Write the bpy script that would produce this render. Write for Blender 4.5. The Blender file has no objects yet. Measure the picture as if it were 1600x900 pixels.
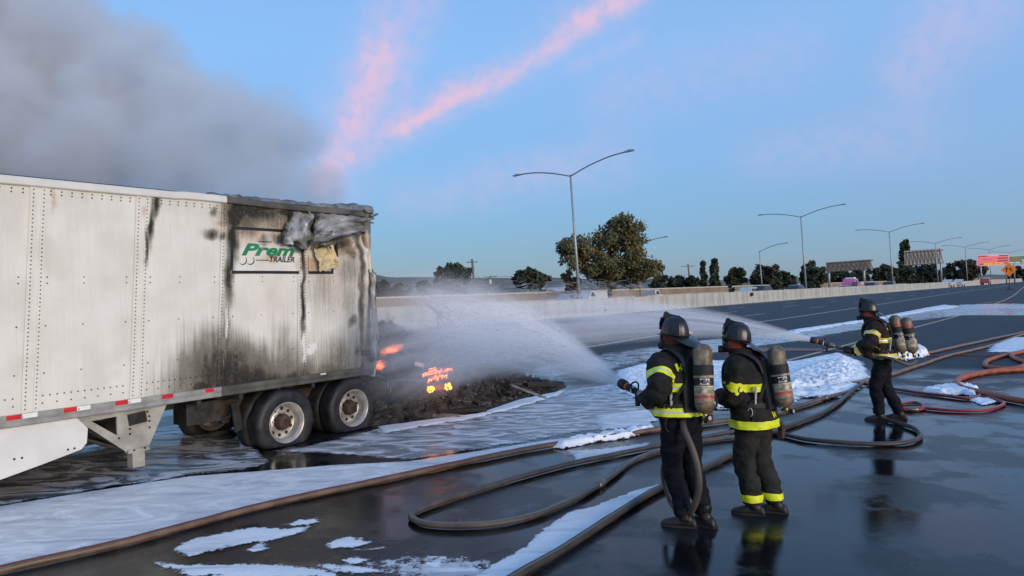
import bpy, bmesh, math, random
import numpy as np
from mathutils import Vector, Matrix, noise as mnoise

sc = bpy.context.scene
COL = sc.collection
random.seed(7)
rng = np.random.default_rng(11)

# ------------------------------------------------------------------ camera
F_PX, CAM_H, ROLL, HOR = 1100.0, 2.2, 0.028, 454.0        # focal length and horizon of the 1600x900 photograph
PITCH = math.atan((HOR - 450) / F_PX)
_f = np.array([0, math.cos(PITCH), math.sin(PITCH)])
_r0 = np.array([1.0, 0, 0]); _u0 = np.cross(_r0, _f)
CR = _r0 * math.cos(ROLL) - _u0 * math.sin(ROLL)
CU = _u0 * math.cos(ROLL) + _r0 * math.sin(ROLL)
CF = _f
CP = np.array([0, 0, CAM_H])
cam = bpy.data.cameras.new('camera')
cam_o = bpy.data.objects.new('camera', cam)
COL.objects.link(cam_o)
cam.sensor_width = 36.0
cam.lens = F_PX / 1600 * 36
cam.clip_start = 0.1
cam.clip_end = 20000
m = Matrix.Identity(4)
for i in range(3):
    m[i][0], m[i][1], m[i][2], m[i][3] = CR[i], CU[i], -CF[i], CP[i]
cam_o.matrix_world = m
sc.camera = cam_o

def ray(x, y):
    return CR * (x - 800) / F_PX + CU * (450 - y) / F_PX + CF

def g(x, y, z=0.0):                      # survey: photo pixel -> point on the level z
    d = ray(x, y)
    return CP + d * ((z - CAM_H) / d[2])

def at(x, y, Y):                         # survey: photo pixel -> point at distance Y
    d = ray(x, y)
    return CP + d * (Y / d[1])

# ------------------------------------------------------------------ sky, sun, exposure
SUN_AZ, SUN_EL = 143.0, 9.0              # low behind the camera, to its right
world = bpy.data.worlds.new('World'); sc.world = world; world.use_nodes = True
wn, wl = world.node_tree.nodes, world.node_tree.links
bg = wn['Background']; bg.inputs[1].default_value = 0.1
sky = wn.new('ShaderNodeTexSky'); sky.sky_type = 'NISHITA'; sky.sun_disc = False
sky.sun_elevation = math.radians(4.0); sky.sun_rotation = math.radians(SUN_AZ)
sky.air_density, sky.dust_density, sky.ozone_density = 1.0, 0.3, 4.0
tc = wn.new('ShaderNodeTexCoord')

def wmath(op, a, b=None, c=None, clamp=False):
    n = wn.new('ShaderNodeMath'); n.operation = op; n.use_clamp = clamp
    for i, v in enumerate((a, b, c)):
        if v is None: continue
        if isinstance(v, (int, float)): n.inputs[i].default_value = v
        else: wl.new(v, n.inputs[i])
    return n.outputs[0]

def wdot(vec, src=None):
    n = wn.new('ShaderNodeVectorMath'); n.operation = 'DOT_PRODUCT'
    wl.new(src or tc.outputs['Generated'], n.inputs[0]); n.inputs[1].default_value = tuple(vec)
    return n.outputs['Value']

def wrange(v, a, b, c=0.0, d=1.0, smooth=True):
    n = wn.new('ShaderNodeMapRange'); n.interpolation_type = 'SMOOTHSTEP' if smooth else 'LINEAR'
    wl.new(v, n.inputs[0])
    for i, q in enumerate((a, b, c, d)): n.inputs[i + 1].default_value = q
    return n.outputs[0]

def wmix(kind, fac, a, b):
    n = wn.new('ShaderNodeMix'); n.data_type = 'RGBA'; n.blend_type = kind; n.clamp_factor = True
    if isinstance(fac, (int, float)): n.inputs[0].default_value = fac
    else: wl.new(fac, n.inputs[0])
    for k, v in ((6, a), (7, b)):
        if isinstance(v, tuple): n.inputs[k].default_value = (*v, 1)
        else: wl.new(v, n.inputs[k])
    return n.outputs[2]

zup = wdot((0, 0, 1))
ramp = wn.new('ShaderNodeValToRGB'); wl.new(wmath('MAXIMUM', zup, 0.0), ramp.inputs[0])
els = ramp.color_ramp.elements
stops = [(0.0, (.150, .255, .395)), (.06, (.165, .285, .46)), (.16, (.21, .355, .59)), (.32, (.24, .42, .71)), (.6, (.20, .37, .68)), (1.0, (.15, .30, .60))]
els[0].position, els[0].color = stops[0][0], (*stops[0][1], 1)
els[1].position, els[1].color = stops[-1][0], (*stops[-1][1], 1)
for p_, c_ in stops[1:-1]:
    e = els.new(p_); e.color = (*c_, 1)
tw = wn.new('ShaderNodeVectorMath'); tw.operation = 'SCALE'; wl.new(ramp.outputs[0], tw.inputs[0]); tw.inputs[3].default_value = 10.0
col = wmix('ADD', 1.0, tw.outputs[0], sky.outputs[0])
# afterglow: the sky turns rose toward the side where the sun went down
saz = math.radians(SUN_AZ)
glow = wrange(wdot((math.sin(saz), math.cos(saz), 0)), -0.75, 1.0)
glow = wmath('MULTIPLY', glow, wrange(zup, 0.0, 0.5, 1.0, 0.0))
col = wmix('ADD', glow, col, (1.5, .62, .7))
# thin high cirrus streaks lit rose
nz = wn.new('ShaderNodeTexNoise'); wl.new(tc.outputs['Generated'], nz.inputs['Vector']); nz.inputs['Scale'].default_value = 7; nz.inputs['Detail'].default_value = 6
nz2 = wn.new('ShaderNodeTexNoise'); wl.new(tc.outputs['Generated'], nz2.inputs['Vector']); nz2.inputs['Scale'].default_value = 55; nz2.inputs['Detail'].default_value = 4
def streak(p0, p1, w0, w1, amp, fade=0.12, pink=(7.7, 5.5, 7.3)):
    global col
    a = ray(*p0); a /= np.linalg.norm(a); b = ray(*p1); b /= np.linalg.norm(b)
    nrm = np.cross(a, b); nrm /= np.linalg.norm(nrm)
    t = b - a * (a @ b); t /= np.linalg.norm(t); ang = math.acos(a @ b)
    along = wmath('DIVIDE', wmath('ARCTAN2', wdot(t), wdot(a)), ang)
    off = wmath('ABSOLUTE', wmath('ADD', wdot(nrm), wmath('MULTIPLY', wmath('SUBTRACT', nz.outputs[0], 0.5), 0.06)))
    wid = wmath('ADD', w0, wmath('MULTIPLY', along, w1 - w0))
    k = wrange(wmath('DIVIDE', off, wid), 1.0, 0.0)
    k = wmath('MULTIPLY', k, wrange(along, -fade, fade * 1.5))
    k = wmath('MULTIPLY', k, wrange(along, 1 + fade, 1 - fade * 1.5))
    k = wmath('MULTIPLY', wmath('MULTIPLY', k, wrange(nz2.outputs[0], 0.28, 0.62, 0.45, 1.0)), wrange(nz.outputs[0], 0.30, 0.60, 0.6, 1.0))
    col = wmix('MIX', wmath('MULTIPLY', k, amp, clamp=True), col, pink)
streak((500, 305), (604, 60), .038, .032, .9)
streak((495, 310), (604, 60), .085, .08, .42)
streak((575, 150), (650, -60), .06, .085, .5)
streak((612, 217), (1010, -25), .012, .030, 1.0, .04)
streak((612, 217), (1010, -25), .03, .06, .3, .05)
streak((520, 250), (760, 120), .045, .05, .4)
streak((640, 190), (800, 80), .02, .02, .3)
streak((1390, 150), (1560, -40), .06, .10, .3)
streak((880, 110), (1010, 60), .02, .02, .2)
streak((600, 320), (1000, 240), .05, .06, .25)
streak((900, 170), (1300, 60), .07, .09, .16)
streak((1150, 250), (1500, 200), .05, .07, .18)
wl.new(col, bg.inputs[0])

sun = bpy.data.lights.new('sun', 'SUN'); sun.energy = 2.6; sun.angle = math.radians(28); sun.color = (1.0, .82, .64)
sun_o = bpy.data.objects.new('sun', sun); COL.objects.link(sun_o)
se = math.radians(SUN_EL)
to_sun = Vector((math.sin(saz) * math.cos(se), math.cos(saz) * math.cos(se), math.sin(se)))
sun_o.rotation_euler = to_sun.to_track_quat('Z', 'Y').to_euler()
sun_o.location = to_sun * 100

sc.view_settings.view_transform = 'Standard'; sc.view_settings.look = 'None'
sc.view_settings.exposure = 0.0; sc.view_settings.gamma = 1.0; sc.view_settings.use_curve_mapping = False
sc.render.engine = 'CYCLES'
sc.cycles.use_denoising = True
sc.cycles.max_bounces = 6; sc.cycles.volume_bounces = 4; sc.cycles.transparent_max_bounces = 24
sc.cycles.volume_step_rate = 0.4; sc.cycles.volume_max_steps = 128
sc.cycles.sample_clamp_indirect = 4.0

# ------------------------------------------------------------------ materials
MATS = {}
def nodes_of(name):
    mt = bpy.data.materials.new(name); mt.use_nodes = True
    return mt, mt.node_tree.nodes, mt.node_tree.links

class NT:                                  # small node-writing helper
    def __init__(s, name):
        s.m, s.n, s.l = nodes_of(name); s.b = s.n['Principled BSDF']; s.out = s.n['Material Output']
        s.tc = s.n.new('ShaderNodeTexCoord'); MATS[name] = s.m
    def put(s, sock, v):
        if isinstance(v, (int, float)): sock.default_value = v
        elif isinstance(v, tuple): sock.default_value = (*v, 1) if (len(v) == 3 and sock.type == 'RGBA') else v
        else: s.l.new(v, sock)
    def math(s, op, a, b=0.0, c=0.0, clamp=False):
        n = s.n.new('ShaderNodeMath'); n.operation = op; n.use_clamp = clamp
        s.put(n.inputs[0], a); s.put(n.inputs[1], b); s.put(n.inputs[2], c); return n.outputs[0]
    def vec(s, op, a, b=(0, 0, 0), sc_=1.0):
        n = s.n.new('ShaderNodeVectorMath'); n.operation = op
        s.put(n.inputs[0], a); s.put(n.inputs[1], b); n.inputs[3].default_value = sc_
        return n.outputs['Value'] if op in ('DOT_PRODUCT', 'LENGTH', 'DISTANCE') else n.outputs[0]
    def map(s, src, scale=(1, 1, 1), rot=(0, 0, 0), loc=(0, 0, 0)):
        n = s.n.new('ShaderNodeMapping'); s.l.new(src, n.inputs[0])
        n.inputs['Scale'].default_value = scale; n.inputs['Rotation'].default_value = rot; n.inputs['Location'].default_value = loc
        return n.outputs[0]
    def noise(s, scale, detail=4, vec=None, rough=.55, dist=0.0):
        n = s.n.new('ShaderNodeTexNoise'); s.l.new(vec or s.tc.outputs['Object'], n.inputs['Vector'])
        n.inputs['Scale'].default_value = scale; n.inputs['Detail'].default_value = detail
        n.inputs['Roughness'].default_value = rough; n.inputs['Distortion'].default_value = dist
        return n.outputs[0]
    def rng(s, v, a, b, c=0.0, d=1.0):
        n = s.n.new('ShaderNodeMapRange'); n.interpolation_type = 'SMOOTHSTEP'
        s.put(n.inputs[0], v)
        for i, q in enumerate((a, b, c, d)): s.put(n.inputs[i + 1], q)
        return n.outputs[0]
    def mix(s, f, a, b, kind='MIX'):
        n = s.n.new('ShaderNodeMix'); n.data_type = 'RGBA'; n.blend_type = kind
        s.put(n.inputs[0], f); s.put(n.inputs[6], a); s.put(n.inputs[7], b); return n.outputs[2]
    def attr(s, name):
        n = s.n.new('ShaderNodeAttribute'); n.attribute_name = name; return n.outputs['Fac']
    def bump(s, h, strength=.3, dist=.01):
        n = s.n.new('ShaderNodeBump'); s.l.new(h, n.inputs['Height'])
        n.inputs['Strength'].default_value = strength; n.inputs['Distance'].default_value = dist
        s.l.new(n.outputs[0], s.b.inputs['Normal'])
    def set(s, **k):
        for a, v in k.items():
            s.put(s.b.inputs[{'base': 'Base Color', 'rough': 'Roughness', 'metal': 'Metallic', 'alpha': 'Alpha', 'emit': 'Emission Color',
                              'estr': 'Emission Strength', 'spec': 'Specular IOR Level', 'coat': 'Coat Weight', 'trans': 'Transmission Weight', 'sheen': 'Sheen Weight'}[a]], v)
        return s.m

def mat(name, base, rough=.6, metal=0.0, var=.25, scale=6.0, bump=0.0, bscale=60.0, bdist=.004, **k):
    t = NT(name)
    n = t.noise(scale, 5)
    lo = tuple(max(0, c * (1 - var)) for c in base); hi = tuple(min(1, c * (1 + var)) for c in base)
    t.set(base=t.mix(t.rng(n, .3, .7), lo, hi), rough=rough, metal=metal, **k)
    if bump: t.bump(t.noise(bscale, 3), bump, bdist)
    return t.m

mat('white_metal', (.70, .69, .64), .4, 0, .06, 3)
mat('grey_metal', (.38, .37, .34), .45, .4, .2, 5, .1)
mat('dull_aluminium', (.20, .20, .195), .5, .25, .45, 7, .3, 14)
mat('galvanised', (.36, .38, .38), .5, .5, .12, 4)
mat('dark_steel', (.035, .033, .030), .6, .3, .5, 7, .3, 40)
mat('rusty_steel', (.045, .030, .022), .75, .1, .5, 9, .3, 60)
mat('rubber', (.016, .016, .017), .62, 0, .4, 8, .2, 50)
mat('red_reflector', (.62, .02, .025), .35, 0, .15, 14)
mat('white_reflector', (.82, .82, .78), .35, 0, .08, 14)
mat('concrete', (.43, .41, .35), .85, 0, .22, 1.3, .2, 20)
mat('paint_white', (.62, .62, .60), .7, 0, .25, 9)
mat('paint_tan', (.46, .36, .23), .7, 0, .25, 7)
mat('glass_dark', (.02, .025, .03), .08, 0, .1, 2)
mat('black_print', (.012, .012, .013), .5, 0, .1)
mat('green_print', (.012, .22, .085), .5, 0, .1)
mat('white_print', (.74, .70, .66), .45, 0, .05, 3)

# ------------------------------------------------------------------ mesh helpers
class MB:
    """collects vertices and faces, then links them as one mesh object"""
    def __init__(s): s.v = []; s.f = []; s.mi = []
    def add(s, verts, faces, mi=0):
        o = len(s.v); s.v += [tuple(map(float, p)) for p in verts]
        s.f += [tuple(i + o for i in f) for f in faces]; s.mi += [mi] * len(faces); return s
    def box(s, c, size, rot=None, mi=0):
        sx, sy, sz = (q / 2 for q in size)
        p = [Vector((x, y, z)) for x in (-sx, sx) for y in (-sy, sy) for z in (-sz, sz)]
        if rot is not None: p = [rot @ q for q in p]
        p = [q + Vector(c) for q in p]
        return s.add(p, [(0, 1, 3, 2), (4, 6, 7, 5), (0, 4, 5, 1), (2, 3, 7, 6), (0, 2, 6, 4), (1, 5, 7, 3)], mi)
    def prism(s, outline, y0, y1, mi=0):               # outline in (x, z), extruded along y
        n = len(outline)
        v = [(x, y0, z) for x, z in outline] + [(x, y1, z) for x, z in outline]
        f = [tuple(range(n)), tuple(range(2 * n - 1, n - 1, -1))] + [(i, i + n, (i + 1) % n + n, (i + 1) % n) for i in range(n)]
        return s.add(v, f, mi)
    def tube(s, pts, r, seg=10, cap=True, flat=1.0, mi=0, up=(0, 0, 1)):
        pts = [Vector(p) for p in pts]; n = len(pts)
        rr = r if hasattr(r, '__len__') else [r] * n
        v = []; prev = None
        for i, p in enumerate(pts):
            t = (pts[min(i + 1, n - 1)] - pts[max(i - 1, 0)])
            t = t.normalized() if t.length > 1e-9 else Vector((0, 0, 1))
            if prev is None:
                a = Vector(up).cross(t)
                if a.length < 1e-3: a = Vector((1, 0, 0)).cross(t)
                a.normalize()
            else:
                a = prev - t * prev.dot(t)
                a = a.normalized() if a.length > 1e-6 else Vector((1, 0, 0))
            prev = a; b = t.cross(a)
            for k in range(seg):
                q = 2 * math.pi * k / seg
                v.append(p + a * (math.cos(q) * rr[i]) + b * (math.sin(q) * rr[i] * flat))
        f = [(i * seg + k, i * seg + (k + 1) % seg, (i + 1) * seg + (k + 1) % seg, (i + 1) * seg + k) for i in range(n - 1) for k in range(seg)]
        if cap: f += [tuple(range(seg - 1, -1, -1)), tuple((n - 1) * seg + k for k in range(seg))]
        return s.add(v, f, mi)
    def rings(s, rings, cap=True, closed=True, mi=0):  # list of equally long loops of points
        n = len(rings[0]); v = [p for r_ in rings for p in r_]
        lim = n if closed else n - 1
        f = [(i * n + k, i * n + (k + 1) % n, (i + 1) * n + (k + 1) % n, (i + 1) * n + k) for i in range(len(rings) - 1) for k in range(lim)]
        if cap: f += [tuple(range(n - 1, -1, -1)), tuple((len(rings) - 1) * n + k for k in range(n))]
        return s.add(v, f, mi)
    def lathe(s, prof, c=(0, 0, 0), axis='z', seg=24, mi=0):  # prof: (radius, height)
        rs = []
        for r_, h in prof:
            ring = []
            for k in range(seg):
                q = 2 * math.pi * k / seg; x, y = r_ * math.cos(q), r_ * math.sin(q)
                p = {'z': (x, y, h), 'y': (x, h, -y), 'x': (h, x, y)}[axis]
                ring.append((p[0] + c[0], p[1] + c[1], p[2] + c[2]))
            rs.append(ring)
        return s.rings(rs, mi=mi)
    def build(s, name, mats, parent=None, smooth=False):
        me = bpy.data.meshes.new(name); me.from_pydata(s.v, [], s.f)
        mats = mats if isinstance(mats, (list, tuple)) else [mats]
        for q in mats: me.materials.append(MATS[q] if isinstance(q, str) else q)
        if len(mats) > 1: me.polygons.foreach_set('material_index', s.mi)
        if smooth: me.polygons.foreach_set('use_smooth', [True] * len(me.polygons))
        me.update()
        return link(name, me, parent)

def link(name, me, parent=None):
    o = bpy.data.objects.new(name, me); COL.objects.link(o)
    if parent is not None: o.parent = parent
    return o

def tag(o, label=None, cat=None, group=None, kind=None):
    for k, v in (('label', label), ('category', cat), ('group', group), ('kind', kind)):
        if v: o[k] = v
    return o

def thing(name, label, cat, loc=(0, 0, 0), rz=0.0, group=None):
    o = bpy.data.objects.new(name, None); COL.objects.link(o)
    o.location = tuple(map(float, loc)); o.rotation_euler = (0, 0, rz); o.empty_display_size = .2
    return tag(o, label, cat, group)

def copy_tree(o, parent=None):
    c = o.copy(); COL.objects.link(c); c.parent = parent
    for ch in o.children: copy_tree(ch, c)
    return c

def crom(pts, step=.06):                   # Catmull-Rom through points, roughly even spacing
    P = [np.array(p, float) for p in pts]; P = [2 * P[0] - P[1]] + P + [2 * P[-1] - P[-2]]
    out = []
    for i in range(1, len(P) - 2):
        a, b, c, d = P[i - 1:i + 3]; n = max(2, int(np.linalg.norm(c - b) / step))
        for k in range(n):
            t = k / n
            out.append(.5 * (2 * b + (c - a) * t + (2 * a - 5 * b + 4 * c - d) * t * t + (3 * b - a - 3 * c + d) * t ** 3))
    out.append(P[-2]); return out

def smooth01(x): x = np.clip(x, 0, 1); return x * x * (3 - 2 * x)

def fnoise(P, scale, octaves=3, seed=0.0):   # fractal noise for arrays of points, about -1..1
    out = np.empty(len(P))
    for i, p in enumerate(P):
        out[i] = mnoise.fractal(Vector((p[0] * scale + seed, p[1] * scale - seed, p[2] * scale + .37 * seed)), 1.0, 2.0, octaves)
    return out

def point_attr(me, name, vals):
    a = me.attributes.new(name, 'FLOAT', 'POINT'); a.data.foreach_set('value', np.asarray(vals, dtype=np.float32))

def text_mesh(txt, size, shear=0.0, offset=0.0, extrude=0.0):
    cu = bpy.data.curves.new('lettering', 'FONT'); cu.body = txt; cu.size = size; cu.shear = shear; cu.offset = offset; cu.extrude = extrude
    cu.resolution_u = 3
    ob = bpy.data.objects.new('lettering', cu); COL.objects.link(ob)
    dg = bpy.context.evaluated_depsgraph_get(); me = bpy.data.meshes.new_from_object(ob.evaluated_get(dg))
    bpy.data.objects.remove(ob); bpy.data.curves.remove(cu)
    return me

def voxel(mb, size, smooth=4):              # one continuous skin over the collected pieces
    me = bpy.data.meshes.new('skin'); me.from_pydata(mb.v, [], mb.f); me.update()
    ob = bpy.data.objects.new('skin', me); COL.objects.link(ob)
    md = ob.modifiers.new('r', 'REMESH'); md.mode = 'VOXEL'; md.voxel_size = size
    if smooth:
        sm = ob.modifiers.new('s', 'SMOOTH'); sm.iterations = smooth; sm.factor = .5
    dg = bpy.context.evaluated_depsgraph_get(); out = bpy.data.meshes.new_from_object(ob.evaluated_get(dg))
    bpy.data.objects.remove(ob); bpy.data.meshes.remove(me)
    return out
# ================================================================== ground and road
def asphalt(name, wet):
    t = NT(name); P = t.tc.outputs['Object']
    grit = t.noise(130, 3, P); mid = t.noise(1.7, 5, P); big = t.noise(.16, 4, P)
    tone = t.math('ADD', t.math('MULTIPLY', grit, .5), t.math('MULTIPLY', mid, .6))
    dry = t.mix(t.rng(tone, .35, .8), (.030, .031, .034), (.066, .066, .070))
    lane = t.noise(1.0, 4, t.map(P, (.9, .03, 1), (0, 0, math.radians(41))))
    dry = t.mix(t.math('MULTIPLY', t.rng(lane, .4, .7), .4), dry, (.028, .028, .031))
    if not wet:
        t.set(base=dry, rough=t.rng(mid, .3, .7, .55, .8)); t.bump(grit, .5, .006)
        return t.m
    # water lies deep round the fire and thins out across the carriageway
    sep = t.n.new('ShaderNodeSeparateXYZ'); t.l.new(P, sep.inputs[0])
    dist = t.vec('LENGTH', P)
    w = t.rng(t.math('ADD', dist, t.math('MULTIPLY', t.math('SUBTRACT', big, .5), 16)), 24, 15)
    patch = t.noise(.75, 6, P, .62); pud = t.rng(patch, .42, .56); speck = t.noise(70, 2, P, .7)
    damp = t.math('MULTIPLY', w, t.math('ADD', .72, t.math('MULTIPLY', pud, .28)))
    wetc = t.mix(t.math('MULTIPLY', t.rng(speck, .52, .72), t.rng(pud, 0, 1, 1.0, .35)), (.005, .005, .006), (.050, .050, .050)); t.b.inputs['IOR'].default_value = 1.33
    t.set(base=t.mix(damp, dry, wetc), rough=t.rng(damp, 0.0, 1.0, .66, t.rng(pud, 0, 1, .20, .035)), spec=t.rng(damp, 0, 1, .4, .5))
    rip = t.noise(9, 3, t.map(P, (1, 1.6, 1)))
    h = t.math('ADD', t.math('MULTIPLY', grit, t.math('MULTIPLY', t.rng(damp, 0, 1, 1.0, .5), t.rng(pud, 0, 1, 1.0, .25))), t.math('MULTIPLY', t.math('MULTIPLY', rip, damp), .22))
    t.bump(h, .5, .006)
    return t.m
asphalt('wet_asphalt', True)
mat('dry_earth', (.16, .13, .09), .95, 0, .35, .05)
mat('hill_grass', (.17, .145, .105), .95, 0, .3, .004)

gm = MB(); S = 9000
gm.add([(-S, -S, -.05), (S, -S, -.05), (S, S, -.05), (-S, S, -.05)], [(0, 1, 2, 3)])
tag(gm.build('ground', 'dry_earth'), kind='structure')
# freeway line: the concrete median runs along it
AZ = math.radians(41.3)
RD = np.array([math.sin(AZ), math.cos(AZ), 0]); RN = np.array([math.cos(AZ), -math.sin(AZ), 0])   # along, and toward the camera side
B0 = np.array([5.4, 56.0, 0])
def road(s, lat, z=0.0): return B0 + RD * s + RN * lat + np.array([0, 0, z])
rm = MB()
c4 = [road(-150, -22), road(520, -22), road(520, 130), road(-150, 130)]
rm.add(c4, [(3, 2, 1, 0)])
road_o = tag(rm.build('road', 'wet_asphalt'), kind='structure')

def strip(name, pts, w, m, z=.004, parent=road_o):
    P = crom(pts, 1.5); vs = []; n = len(P)
    for i, p in enumerate(P):
        t = P[min(i + 1, n - 1)] - P[max(i - 1, 0)]; t /= np.linalg.norm(t); q = np.array([t[1], -t[0], 0]) * w / 2
        vs += [p + q + (0, 0, z), p - q + (0, 0, z)]
    mb = MB(); mb.add(vs, [(2 * i, 2 * i + 2, 2 * i + 3, 2 * i + 1) for i in range(n - 1)])
    return mb.build(name, m, parent)
edge_px = [(560, 600), (829, 554), (933, 540), (1072, 517), (1210, 500), (1345, 480), (1490, 458), (1580, 445.5)]
edge = [g(*p) for p in edge_px]
strip('edge_line', edge, .15, 'paint_white')
strip('edge_line', [road(s, 1.5) for s in (-60, 0, 80, 160, 240, 330)], .15, 'paint_white')
tan_px = [(1130, 590), (1205, 570), (1270, 553), (1327, 538), (1420, 514), (1495, 494), (1545, 478), (1578, 465), (1592, 455), (1602, 446)]
strip('shoulder_line', [g(*p) for p in tan_px], .16, 'paint_tan')
strip('ramp_line', [g(1536, 473), g(1570, 470.5), g(1620, 470.5)], .2, 'paint_tan')
E_c = crom(edge, 1.0)
E_s = np.array([(p - B0) @ RD for p in E_c]); E_l = np.array([(p - B0) @ RN for p in E_c])
dash = MB(); dash.add([(-1.83, -.07, 0), (1.83, -.07, 0), (1.83, .07, 0), (-1.83, .07, 0)], [(0, 1, 2, 3)])
dash0 = None
for k, fr in enumerate((.25, .5, .75)):
    for j in range(16):
        s = -26 + j * 14.6 + (k % 2) * 4.0
        lat = 1.5 + (np.interp(s, E_s, E_l) - 1.5) * fr
        if dash0 is None: dash0 = dash.build('lane_dash', 'paint_white', road_o); o = dash0
        else: o = dash0.copy(); COL.objects.link(o)
        o.location = tuple(road(s, lat, .004)); o.rotation_euler = (0, 0, math.pi / 2 - AZ)

# ------------------------------------------------------------------ concrete median barrier
t = NT('barrier_concrete'); P = t.tc.outputs['Object']
st = t.noise(1.0, 5, t.map(P, (2.2, 2.2, .35))); fine = t.noise(14, 4, P); big = t.noise(.11, 3, t.map(t.n.new('ShaderNodeNewGeometry').outputs['Position']))
c = t.mix(t.rng(st, .42, .72), (.46, .45, .405), (.30, .295, .27)); c = t.mix(t.math('MULTIPLY', t.rng(fine, .5, .75), .35), c, (.22, .21, .19))
c = t.mix(t.math('MULTIPLY', t.rng(big, .5, .7), .35), c, (.27, .26, .23))
t.set(base=c, rough=.88); t.bump(fine, .25, .01)
prof = [(-.30, 0), (-.30, .08), (-.20, .30), (-.13, 1.32), (-.11, 1.35), (.11, 1.35), (.13, 1.32), (.20, .30), (.30, .08), (.30, 0)]
seg = MB(); L = 6.08
seg.rings([[(x, p[0], p[1]) for p in prof] for x in (-L / 2 + .012, L / 2 - .012)])
med = thing('median_barrier', 'long pale concrete median barrier along the far side of the lanes', 'barrier', B0, math.pi / 2 - AZ)
seg0 = None
for j in range(-9, 50):
    if seg0 is None: seg0 = seg.build('barrier_segment', 'barrier_concrete', med); o = seg0
    else: o = seg0.copy(); COL.objects.link(o)
    o.location = (j * 6.1, 0, 0)
mat('green_graffiti', (.16, .24, .19), .8, 0, .5, 6)
for (dx, dz, w, h, mt) in ((3.6, .85, 1.3, .32, 'green_graffiti'), (5.6, .8, .9, .22, 'green_graffiti'), (3.2, .35, .55, .22, 'dark_steel'), (-.9, .6, .06, 1.1, 'dark_steel'), (-2.1, .6, .05, 1.15, 'dark_steel')):
    q = MB(); n = 9                                        # ragged sprayed blots and cracks, following the sloped face
    pts = [(dx + w / 2 * math.cos(a) * random.uniform(.6, 1), dz + h / 2 * math.sin(a) * random.uniform(.6, 1)) for a in np.linspace(0, 2 * math.pi, n, endpoint=False)]
    fy = lambda z: -(.20 - (z - .30) * .07 / 1.02) - .006
    q.add([(x, fy(z), z) for x, z in pts], [tuple(range(n))]); q.build('paint_mark', mt, med)
q = MB(); q.box((33, -.36, 1.0), (.5, .1, .4)); q.build('reflector_box', 'dark_steel', med)

# ------------------------------------------------------------------ far side: retaining wall, verge walls
mat('beige_wall', (.44, .37, .28), .9, 0, .15, .6)
mat('brown_wall', (.25, .19, .135), .9, 0, .2, .5)
mat('wall_cap', (.52, .46, .37), .85, 0, .1, .8)
def far_wall(name, label, lat, z0, z1, th, m, capm=None, s0=-70, s1=420, panel=12.2):
    o = thing(name, label, 'wall', road(0, lat), math.pi / 2 - AZ)
    p0 = c0 = None; s = s0
    mb = MB(); mb.box((0, 0, (z0 + z1) / 2), (panel - .03, th, z1 - z0))
    cb = MB(); cb.box((0, 0, z1 + .09), (panel - .02, th + .12, .18))
    while s < s1:
        if p0 is None: p0 = mb.build('wall_panel', m, o); q = p0
        else: q = p0.copy(); COL.objects.link(q)
        q.location = (s, 0, 0)
        if capm:
            if c0 is None: c0 = cb.build('coping', capm, o); q = c0
            else: q = c0.copy(); COL.objects.link(q)
            q.location = (s, 0, 0)
        s += panel
    return o
far_wall('roadside_wall', 'low beige concrete wall edging the opposite carriageway', -21.5, 0, .95, .3, 'beige_wall')
far_wall('sound_wall', 'tan wall with pale coping below the distant trees', -25, 0, 1.75, .3, 'brown_wall', 'wall_cap')

# ------------------------------------------------------------------ hills
def hills(name, dist, tops, m, seed):
    mb = MB(); xs = [p[0] for p in tops]; n = 240
    back = []; fr = []
    for i in range(n):
        x = xs[0] + (xs[-1] - xs[0]) * i / (n - 1); y = np.interp(x, xs, [p[1] for p in tops]) + 1.6 * mnoise.fractal(Vector((x * .02, seed, 0)), 1, 2, 4)
        p = at(x, y, dist); q = p * 1.0; rows = []
        for k, (u, zz) in enumerate(((.72, -3), (.86, .45), (.94, .8), (1.0, 1.0), (1.25, .2))):
            rows.append((p[0] * u, p[1] * u, (p[2] * zz if k else -3) + (0 if k in (0, 3) else 9 * mnoise.noise(Vector((x * .03, k * 3.1, seed))))))
        fr.append(rows)
    mb.rings([[fr[i][k] for i in range(n)] for k in range(5)], cap=False, closed=False)
    return tag(mb.build(name, m, smooth=True), kind='structure')
hills('hills', 3600, [(-900, 452), (200, 446), (560, 438), (585, 428), (600, 432), (640, 433), (700, 432), (760, 434), (800, 435), (850, 433), (890, 435), (960, 437), (1040, 438), (1150, 437), (1400, 432), (2400, 420)], 'hill_grass', 3.3)

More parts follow.
